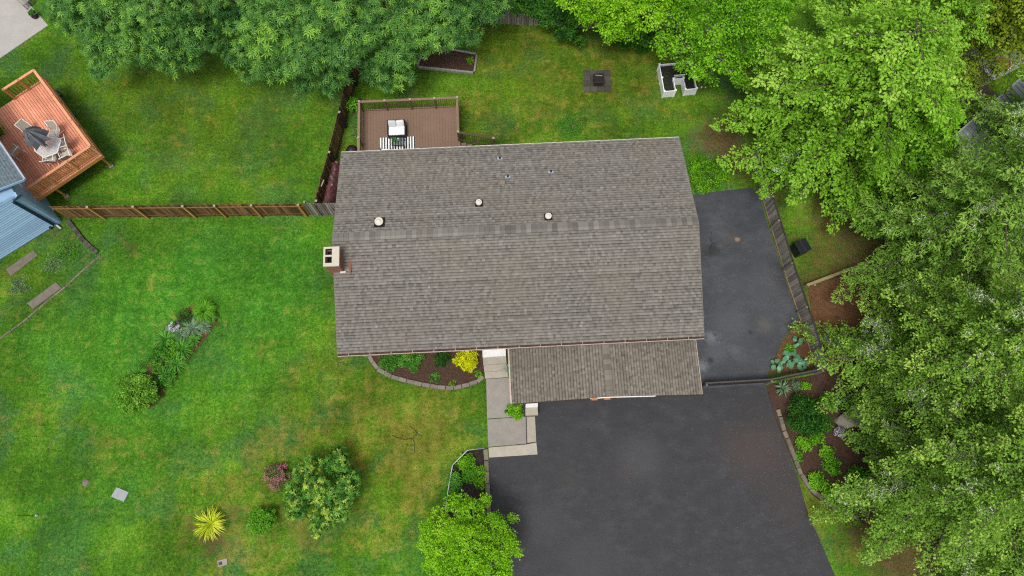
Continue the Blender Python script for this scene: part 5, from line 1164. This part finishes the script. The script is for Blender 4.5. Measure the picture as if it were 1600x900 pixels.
part('stone', m_.add(V, F), 'rock', rk_, True)

# ================================================================== GARDEN PLANTS
# island bed
shrub('island_shrub', 'pale green rounded shrub at the lower end of the island bed', 213, 614, .98, .9, 'leaf_island', 'oval', .10, 170, 46, .17, sx=1.15)
strap_plant('grass_mound', 'dense green grassy mound at the top of the island bed', 322, 486, 0.69, 420, 'leaf_dome', .034, .5)
strap_plant('daylily', 'green daylily clump beside the lavender flowers', 261, 530, 0.72, 82, 'leaf_strap', 0.051, .4, group='daylilies in the island bed')
strap_plant('daylily', 'bright green daylily on the right edge of the island bed', 277, 569, 0.65, 72, 'leaf_strap', 0.051, .4, group='daylilies in the island bed')
strap_plant('daylily', 'dark green daylily just above the pale island shrub', 217, 587, 0.65, 72, 'leaf_strap', 0.043, .35, group='daylilies in the island bed')
strap_plant('daylily', 'bright green lily clump in the middle of the island bed', 287, 547, 0.72, 162, 'leaf_strap', 0.043, .45, group='daylilies in the island bed')
strap_plant('silver_grass', 'silvery leaved clump below the grassy mound', 303, 513, 0.72, 165, 'leaf_silver', 0.033, .35, group='silver clumps in the island bed')
strap_plant('silver_grass', 'smaller silvery clump right of the lavender flowers', 318, 502, 0.52, 120, 'leaf_silver', 0.030, .3, group='silver clumps in the island bed')
strap_plant('silver_grass', 'silvery clump at the centre of the island bed', 283, 525, 0.55, 105, 'leaf_silver', 0.030, .3, group='silver clumps in the island bed')
strap_plant('silver_grass', 'silvery clump against the brown edge below the grassy mound', 322, 512, .42, 90, 'leaf_silver', .03, .3, group='silver clumps in the island bed')
strap_plant('daylily', 'green lily clump against the brown edge beside the silver plants', 306, 532, .45, 70, 'leaf_strap', .045, .4, group='daylilies in the island bed')
strap_plant('grass_mound', 'smaller grassy tuft at the right corner of the island bed', 332, 497, .38, 160, 'leaf_strap', .034, .4)
shrub('lavender_flower', 'pale lavender flowering clump in the island bed', 271, 511, .36, .4, 'leaf_lavender', 'oval', .055, 34, 30, .09, cat='flower')
shrub('low_shrub', 'mid green low shrub below the central lily clump', 270, 548, .5, .45, 'leaf_dome', 'narrow', .12, 50, 32, .14, group='low shrubs in the island bed')
shrub('low_shrub', 'dark green low shrub at the right edge just above the pale island shrub', 262, 590, .45, .4, 'leaf_strap', 'narrow', .12, 44, 30, .13, group='low shrubs in the island bed')
shrub('low_shrub', 'dark green low shrub left of the grassy mound', 288, 497, 0.55, .45, 'leaf_hedge', 'oval', .07, 40, 30, .12, group='low shrubs in the island bed')
shrub('low_shrub', 'leafy green low shrub in the middle of the island bed', 250, 562, 0.78, .55, 'leaf_strap', 'narrow', .12, 60, 32, .15, group='low shrubs in the island bed')
shrub('low_shrub', 'dark low shrub between daylily and pale island shrub', 245, 600, 0.55, .4, 'leaf_hedge', 'narrow', .11, 36, 28, .13, group='low shrubs in the island bed')
# lawn specimens
strap_plant('yucca', 'yellow spiky yucca in a bare patch of lawn', 331, 818, .86, 130, 'leaf_yucca', .048, .5, cat='shrub', parts=True, droop=.9)
shrub('round_shrub', 'small bright green round shrub left of the glossy bush', 410, 812, .68, .8, 'leaf_dome', 'round', .06, 110, 44, .14)
shrub('pink_azalea', 'pink flowering azalea beside the glossy bush', 433, 745, .66, .7, 'leaf_azalea', 'round', .055, 100, 44, .13)
lob = [((G(px, py, 1.6).x, G(px, py, 1.6).y, z), r, r, r * .7) for (px, py, z, r) in ((525, 725, 1.5, .5), (480, 735, 1.5, .55), (462, 770, 1.4, .45), (500, 765, 2.0, .6), (538, 765, 1.6, .55), (530, 795, 1.4, .45), (500, 810, 1.3, .45), (470, 795, 1.3, .4), (545, 745, 1.4, .4), (522, 708, 1.3, .26), (492, 828, 1.2, .28), (455, 797, 1.2, .3))]
lobed_tree('glossy_bush', 'dark glossy leaved bush with yellow green tips on the lawn', G(503, 768), lob, 'palm', .19, 'leaf_magnolia', 400, 8, .21, .06, .5, cat='shrub', up=.9)
lob = [((G(px, py, 2.6).x, G(px, py, 2.6).y, z), r, r, r * .8) for (px, py, z, r) in ((735, 850, 3.3, .9), (702, 832, 2.6, .6), (768, 824, 2.7, .58), (735, 805, 2.6, .65), (690, 865, 2.5, .7), (785, 855, 2.5, .6), (770, 885, 2.8, .8), (710, 895, 2.8, .9), (740, 920, 2.8, .9), (668, 822, 2.2, .34), (662, 850, 2.1, .26), (672, 880, 2.2, .34), (757, 782, 2.2, .24), (705, 786, 2.2, .28), (806, 862, 2.1, .24), (720, 788, 2.2, .35), (795, 835, 2.2, .3), (780, 900, 2.4, .5), (748, 790, 2.1, .3), (686, 806, 2.1, .28), (668, 838, 2.0, .22), (800, 815, 2.0, .2), (690, 920, 2.4, .6))]
lobed_tree('lime_tree', 'bright lime green small tree at the bottom edge by the driveway', G(738, 880), lob, 'oval', .085, 'leaf_yellowgreen', 900, 40, .21, .09, .9, up=.8)
# front bed by the house
shrub('gold_shrub', 'round golden yellow shrub in the front bed', 729, 562, .60, .75, 'leaf_gold', 'oval', .07, 130, 40, .12)
shrub('peony', 'green leafy clump at the left end of the front bed', 612, 562, .62, .45, 'leaf_strap', 'narrow', .11, 70, 30, .14, group='leafy clumps in the front bed')
shrub('peony', 'larger green leafy clump with red bloom in front bed', 642, 563, .70, .5, 'leaf_hosta', 'narrow', .11, 80, 30, .15, group='leafy clumps in the front bed').children[0].data.materials[0] = MATS['leaf_strap']
shrub('peony', 'dark green clump left of the golden shrub', 691, 561, .42, .45, 'leaf_hedge', 'narrow', .10, 46, 28, .13, group='leafy clumps in the front bed')
shrub('small_perennial', 'small green plant near the block edge of the front bed', 681, 590, .30, .22, 'leaf_strap', 'oval', .07, 22, 20, .10, group='small plants in the front bed')
shrub('small_perennial', 'tiny pale plant right along the block edge', 707, 600, .20, .16, 'leaf_bright', 'oval', .06, 12, 18, .08, group='small plants in the front bed')
shrub('small_perennial', 'bright green tuft beside the front steps', 748, 586, .22, .25, 'leaf_bright', 'oval', .07, 16, 20, .08, group='small plants in the front bed')
shrub('small_perennial', 'yellow green ground plant at the left end of the block edge', 597, 573, .25, .12, 'leaf_bright', 'narrow', .08, 16, 16, .10, group='small plants in the front bed')
rp = G(637, 552, .55); ro = thing('red_bloom', 'single red flower over the green clump in front bed', 'flower', (rp.x, rp.y, 0)); part('stem', MB().tube([(rp.x, rp.y, 0), (rp.x + .02, rp.y, .55)], .008, 4), 'bark', ro)
link('petals', leaf_mesh('petals', np.array(rp)[None] + RNG.normal(0, .02, (26, 3)), .085 * RNG.uniform(.7, 1.2, 26), 'round', RNG.random(26), .5, .8), 'flower_red', ro)
strap_plant('step_fern', 'blue green leafy plant between steps and garage roof', 794, 576, .30, 34, 'leaf_hosta', .04, .4)
shrub('corner_plant', 'bright green plant left of the corner pillar, upper one', 806, 634, .32, .4, 'leaf_bright', 'round', .08, 30, 24, .12, group='plants beside the corner pillar')
shrub('corner_plant', 'bright green plant over the walkway edge, lower left one', 798, 643, .26, .34, 'leaf_bright', 'round', .08, 22, 24, .10, group='plants beside the corner pillar')
shrub('corner_plant', 'bright green plant over the walkway edge, lower right one', 807, 648, .26, .30, 'leaf_bright', 'round', .08, 22, 24, .10, group='plants beside the corner pillar')
# corner bed
shrub('corner_bed_plant', 'bright green leafy plant at the top of the corner bed', 726, 722, .38, .45, 'leaf_bright', 'oval', .11, 44, 24, .14, group='plants in the corner bed')
shrub('corner_bed_plant', 'green leafy plant in the middle of the corner bed', 735, 738, .40, .4, 'leaf_dome', 'oval', .11, 46, 24, .14, group='plants in the corner bed')
shrub('corner_bed_plant', 'upper lime green clump against the curb', 752, 737, .24, .28, 'leaf_bright', 'oval', .09, 22, 22, .11, group='plants in the corner bed')
shrub('corner_bed_plant', 'lower lime green clump against the curb', 751, 754, .28, .28, 'leaf_bright', 'oval', .09, 26, 22, .11, group='plants in the corner bed')
shrub('corner_bed_plant', 'blue green feathery plant beside the wire edging', 710, 750, .42, .5, 'leaf_strap', 'narrow', .12, 52, 28, .15, group='plants in the corner bed')
shrub('corner_bed_plant', 'blue green plant along the wire edging nearest the lime tree', 706, 775, .38, .45, 'leaf_strap', 'narrow', .12, 46, 28, .15, group='plants in the corner bed')
# side bed hostas: every big leaf its own
def hosta(px, py, r, n, lab, lm='leaf_hosta', ls=.26):
    base = G(px, py, .03); t = thing('hosta', lab, 'plant', base, 'hostas in the fence corner')
    for k in range(n):
        a = k * 2.4 + jit(.3); d = np.array((math.cos(a), math.sin(a), .15)); rr_ = r * (.25 + .75 * (k / n)) * .7
        me = leaf_mesh('leaf', np.array([(base.x + d[0] * rr_, base.y + d[1] * rr_, .34 - .18 * k / n + jit(.02))]), np.array([ls * random.uniform(.8, 1.2)]), 'round', np.array([random.gauss(.5, .25)]), 1.6, .25, np.array([d])); link('leaf', me, lm, t)
    m_ = MB()
    for k in range(6): a = k * 1.05; m_.tube([base, base + Vector((math.cos(a) * r * .4, math.sin(a) * r * .4, .25))], .01, 4)
    part('stems', m_, 'bark', t)
hosta(1234, 560, .46, 26, 'large blue green hosta in the fence corner'); hosta(1212, 571, .26, 11, 'low blue green hosta at the left of the fence corner'); hosta(1252, 570, .26, 11, 'blue green hosta against the gate fence'); hosta(1243, 535, .2, 8, 'small blue green hosta at the top of the fence corner')
shrub('fence_corner_plant', 'bright green clump above the large hosta', 1233, 545, .26, .25, 'leaf_bright', 'oval', .09, 22, 20, .11)
strap_plant('silver_iris', 'silvery strap leaved clump below the gate fence', 1221, 607, .48, 44, 'leaf_silver', .045, .45); shrub('dusty_plant', 'fine silvery white plant beside the silver straps', 1243, 603, .30, .3, 'leaf_silver', 'narrow', .08, 26, 26, .10)
shrub('side_perennial', 'bright green plant between silver plant and rhododendron', 1258, 603, .26, .3, 'leaf_bright', 'oval', .09, 22, 20, .11)
shrub('dark_rhododendron', 'large dark green shrub beside the driveway', 1262, 650, 1.05, 1.2, 'leaf_hedge', 'narrow', .15, 190, 34, .22)
shrub('drive_perennial', 'bright green plant below the dark shrub, left one', 1256, 694, .36, .35, 'leaf_bright', 'oval', .11, 36, 22, .13, group='bright plants in the driveway bed')
shrub('drive_perennial', 'bright green plant below the dark shrub, right one', 1276, 684, .34, .35, 'leaf_bright', 'oval', .11, 34, 22, .13, group='bright plants in the driveway bed')
shrub('drive_perennial', 'bright green plant beside the pale flowering tuft', 1291, 706, .34, .35, 'leaf_bright', 'oval', .11, 34, 22, .13, group='bright plants in the driveway bed')
shrub('drive_perennial', 'small green strip plant against the mossy blocks', 1247, 714, .24, .22, 'leaf_dome', 'oval', .08, 20, 20, .10, group='bright plants in the driveway bed')
shrub('drive_perennial', 'tall bright plant where the mossy blocks bend', 1277, 752, .50, .5, 'leaf_bright', 'oval', .10, 60, 26, .15, group='bright plants in the driveway bed')
shrub('drive_perennial', 'yellow green ground cover at the end of the mossy blocks', 1325, 801, .55, .2, 'leaf_yellowgreen', 'oval', .07, 50, 24, .14, sx=1.6, rz=-.5, group='bright plants in the driveway bed')
for i, (px, py, r, lm, lab) in enumerate(((1300, 728, .45, 'leaf_dome', 'mid green plant filling the mulch below the pale flowers'), (1322, 628, .5, 'leaf_hedge', 'dark shrub between the boulder and the dark rhododendron'), (1345, 690, .45, 'leaf_strap', 'green plant in the mulch right of the boulder'),
        (1300, 772, .4, 'leaf_bright', 'bright plant behind the bend of the mossy blocks'), (1340, 745, .5, 'leaf_dome', 'green plant under the edge of the lichen tree'), (1296, 628, .4, 'leaf_dome', 'green plant right of the dark rhododendron'), (1330, 780, .4, 'leaf_strap', 'green plant above the yellow green ground cover'))):
    shrub('drive_perennial', lab, px, py, r, .4, lm, 'oval', .11, 44, 24, .15, group='bright plants in the driveway bed')
shrub('pale_flower', 'creamy white flowering tuft beside the boulder', 1312, 676, .30, .35, 'leaf_lavender', 'oval', .07, 26, 24, .10, cat='flower')
# weeds
shrub('weed_patch', 'bright green weed patch at the north end of the side driveway', 1107, 270, 1.1, .5, 'leaf_bright', 'oval', .09, 150, 30, .18, sx=1.1, cat='weeds')
shrub('weed_patch', 'low dark green weed mound on the lawn just behind the roof', 893, 196, .95, .14, 'leaf_strap', 'oval', .07, 90, 18, .25, sx=1.3, cat='weeds')
shrub('weed_patch', 'smaller weeds between roof corner and brown soil', 1095, 248, .40, .2, 'leaf_dome', 'oval', .07, 40, 22, .14, cat='weeds')
shrub('weed_patch', 'low dark weeds in the middle of the neighbour bed', 85, 412, .65, .12, 'leaf_silver', 'oval', .06, 40, 16, .22, cat='weeds')
shrub('weed_patch', 'low dark weeds at the left edge of the neighbour bed', 28, 447, .55, .12, 'leaf_silver', 'oval', .06, 36, 16, .22, cat='weeds')
shrub('weed_patch', 'low green weeds along the stone blocks of the neighbour bed', 108, 392, .8, .12, 'leaf_dome', 'oval', .06, 70, 16, .25, cat='weeds')
shrub('yellow_perennial', 'small yellow green plant in the timber framed bark bed', 734, 96, .26, .25, 'leaf_yellowgreen', 'oval', .08, 18, 18, .10)
shrub('fence_sapling', 'bright green sapling between dark fence and deck corner', 551, 164, .38, .9, 'leaf_dome', 'oval', .13, 36, 18, .18)

# ================================================================== TREES
def crown(px, py, z, lst):
    """lobes from photo places at given heights"""
    return [((G(a, b, zz).x, G(a, b, zz).y, zz), r, r, r * .75) for (a, b, zz, r) in lst]
lobed_tree('star_leaf_tree', 'large dark green star leaved tree at top left above the patio', G(225, 40), crown(0, 0, 0, [(110, 30, 3.6, .9), (150, 60, 3.4, 1.0), (165, 105, 2.7, .65), (205, 70, 4.0, 1.2), (245, 85, 3.2, .85), (270, 50, 4.4, 1.3), (180, 20, 5.0, 1.3), (240, 15, 5.4, 1.5), (295, 92, 3.0, .6), (310, 60, 4.2, 1.0), (130, -10, 4.6, 1.2), (300, 0, 5.2, 1.3), (100, 5, 3.6, .8), (265, 110, 2.6, .4), (150, 118, 2.3, .3), (180, -40, 6, 1.6), (270, -50, 6.4, 1.7)]),
           'star', .26, 'leaf_star', 1150, 9, .36, .17, 1.5, group='star leaved trees along the top', up=.9, twigs=120)
lobed_tree('star_leaf_tree', 'middle star leaved tree along the top, over the dark fence', G(455, 60), crown(0, 0, 0, [(350, 40, 4.0, 1.1), (375, 80, 3.4, .9), (420, 105, 3.2, .9), (415, 50, 4.6, 1.3), (470, 90, 4.0, 1.2), (520, 125, 2.9, .75), (475, 130, 2.6, .5), (540, 80, 4.2, 1.2), (500, 40, 5.0, 1.4), (440, 5, 5.4, 1.5), (360, 0, 4.8, 1.2), (525, 0, 5.4, 1.4), (590, 110, 3.2, .8), (570, 50, 4.6, 1.1), (390, 115, 2.6, .4), (610, 135, 2.6, .4), (420, -50, 6.2, 1.7), (510, -55, 6.2, 1.7)]),
           'star', .26, 'leaf_star', 1250, 9, .36, .18, 1.5, group='star leaved trees along the top', up=.9, twigs=120)
lobed_tree('star_leaf_tree', 'star leaved tree at top centre above the timber bed', G(675, 20), crown(0, 0, 0, [(620, 85, 3.8, .9), (640, 40, 4.6, 1.2), (690, 45, 4.2, 1.1), (730, 50, 3.4, .75), (665, 75, 3.2, .6), (715, 15, 4.6, 1.1), (755, 15, 3.8, .8), (600, 10, 5.2, 1.3), (660, -5, 5.4, 1.4), (770, -5, 4.2, .9), (710, -40, 5.8, 1.5), (625, -45, 6.2, 1.6), (628, 120, 2.8, .5)]),
           'star', .26, 'leaf_star', 850, 9, .36, .17, 1.5, group='star leaved trees along the top', up=.9, twigs=90)
lobed_tree('lime_leaf_tree', 'yellow green leaved tree at top centre right', G(985, 20), crown(0, 0, 0, [(925, 12, 4.2, .8), (960, 35, 3.8, .9), (990, 50, 3.2, .55), (1010, 20, 4.6, 1.0), (1040, 10, 4.4, .8), (890, -5, 4.2, .7), (960, -15, 5.2, 1.2), (1020, -25, 5.4, 1.2), (955, 58, 2.8, .35), (915, 30, 3.2, .4)]),
           'oval', .13, 'leaf_yellowgreen', 560, 26, .30, .13, 1.4, up=.8)
lobed_tree('laurel_bush', 'dark green laurel bush spilling over the back fence, left one', G(885, 38), crown(0, 0, 0, [(860, 25, 1.6, .6), (885, 50, 1.2, .5), (840, 12, 1.8, .6), (905, 20, 1.8, .7), (905, 65, .7, .28), (875, 10, 2.2, .6)]), 'oval', .15, 'leaf_hedge', 260, 26, .24, .07, .5, group='dark bushes along the back fence', cat='bush')
lobed_tree('laurel_bush', 'dark green laurel bush spilling over the back fence, right one', G(985, 45), crown(0, 0, 0, [(950, 50, 1.4, .55), (980, 60, 1.2, .5), (1010, 58, 1.2, .5), (1000, 35, 2.0, .7), (960, 25, 2.0, .7), (1005, 72, .7, .22)]), 'oval', .15, 'leaf_hedge', 260, 26, .24, .07, .5, group='dark bushes along the back fence', cat='bush')
lobed_tree('laurel_bush', 'shaded bush at top centre where the back fence begins', G(790, 8), crown(0, 0, 0, [(785, 0, 1.8, .6), (815, 8, 1.6, .5), (830, -5, 2.2, .7), (770, 20, 1.2, .35)]), 'oval', .15, 'leaf_hedge', 170, 26, .24, .07, .5, group='dark bushes along the back fence', cat='bush')
lobed_tree('green_ash_tree', 'bright green tree with grey limbs over the white planter', G(1125, 60), crown(0, 0, 0, [(1055, 25, 4.2, .9), (1040, 65, 3.4, .6), (1075, 75, 3.8, .9), (1110, 40, 4.8, 1.2), (1150, 25, 5.2, 1.2), (1120, 85, 3.8, .9), (1090, 110, 3.0, .55), (1140, 110, 3.2, .6), (1170, 75, 4.2, 1.0), (1195, 30, 5.0, 1.1), (1080, -10, 5.2, 1.1), (1150, -20, 5.8, 1.4), (1065, 100, 2.8, .35), (1110, 125, 2.4, .3), (1215, 0, 5.4, 1.0), (1040, 85, 2.8, .3), (1155, 130, 2.6, .3)]),
           'oval', .13, 'leaf_bright', 950, 25, .30, .15, 1.5, 'bark_grey', up=.8, twigs=130)
spray_tree('pale_maple', 'large pale green tree with drooping sprays at upper right', G(1278, 220), 10.5, 2.0, 82, 6.7, .16, .32, 'leaf_pale', 'oval', .15, .10, .20, 'bark', .36, .24, 4.6, .35, 58, None, .68, .006, up=1.1, tmax=1.35, seed=4, spread=.10)
spray_tree('pale_maple', 'pale green tree filling the top edge right of centre', G(1362, 92), 9.5, 1.8, 60, 5.2, .16, .30, 'leaf_pale', 'oval', .15, .10, .18, 'bark', .36, .24, 4.2, .35, 58, None, .68, .006, up=1.1, tmax=1.35, seed=24, spread=.10)
spray_tree('pale_sapling', 'fresh green tree below the big maple beside the dark patio', G(1352, 270), 7.5, 1.2, 50, 4.1, .15, .28, 'leaf_bright', 'oval', .14, .10, .12, 'bark', .42, .24, 4.0, .3, 60, None, .72, .01, up=1.0, tmax=1.2, seed=6)
spray_tree('olive_tree_crown', 'olive yellow leaved tree at the top right corner', G(1496, 70), 8.5, 1.6, 60, 5.0, .2, .26, 'leaf_olive', 'oval', .15, .11, .15, 'bark', .42, .25, 3.6, .3, 58, None, .7, 0, up=1.0, seed=8)
FG, LG = 'lichen covered conifers on the right', 'light tipped lichen trees on the right'
spray_tree('lichen_fir', 'feathery fir with lichen twigs at middle right', G(1415, 400), 13.0, 1.4, 84, 5.4, .08, .22, 'leaf_fir', 'narrow', .17, .07, .20, 'bark', .34, .18, 2.9, .35, 52, None, .76, .09, up=.9, tmax=1.1, seed=10, spread=.055, group=FG)
spray_tree('lichen_fir', 'feathery fir half hiding the grey shed roof', G(1548, 262), 11.0, 1.6, 72, 4.4, .08, .22, 'leaf_fir', 'narrow', .17, .07, .18, 'bark', .34, .19, 2.7, .35, 52, None, .78, .06, up=.9, tmax=1.0, seed=12, spread=.055, group=FG)
spray_tree('lichen_tree', 'tall light tipped tree with white lichen twigs beside the boulder', G(1405, 580), 12.0, 1.1, 88, 5.6, .12, .24, 'leaf_mixed', 'oval', .108, .07, .20, 'bark', .38, .18, 3.7, .45, 58, None, .73, .07, up=1.0, tmax=1.25, seed=14, spread=.08, group=LG)
spray_tree('lichen_tree', 'tall light tipped lichen tree at the lower right corner', G(1425, 745), 12.0, 1.0, 88, 5.8, .12, .24, 'leaf_mixed', 'oval', .108, .07, .20, 'bark', .38, .18, 3.7, .45, 58, None, .73, .08, up=1.0, tmax=1.25, seed=16, spread=.08, group=LG)
spray_tree('lichen_tree', 'light tipped lichen tree at the right edge behind the fir', G(1565, 520), 12.0, 1.2, 70, 4.8, .12, .24, 'leaf_mixed', 'oval', .115, .07, .20, 'bark', .38, .20, 2.8, .45, 58, None, .75, .06, up=1.0, tmax=1.2, seed=18, spread=.08, group=LG)
spray_tree('lichen_tree', 'light tipped lichen tree cut by the bottom right corner', G(1570, 860), 11.0, 1.0, 70, 5.2, .12, .24, 'leaf_mixed', 'oval', .115, .07, .20, 'bark', .38, .20, 2.8, .45, 58, None, .75, .07, up=1.0, tmax=1.2, seed=20, spread=.08, group=LG)
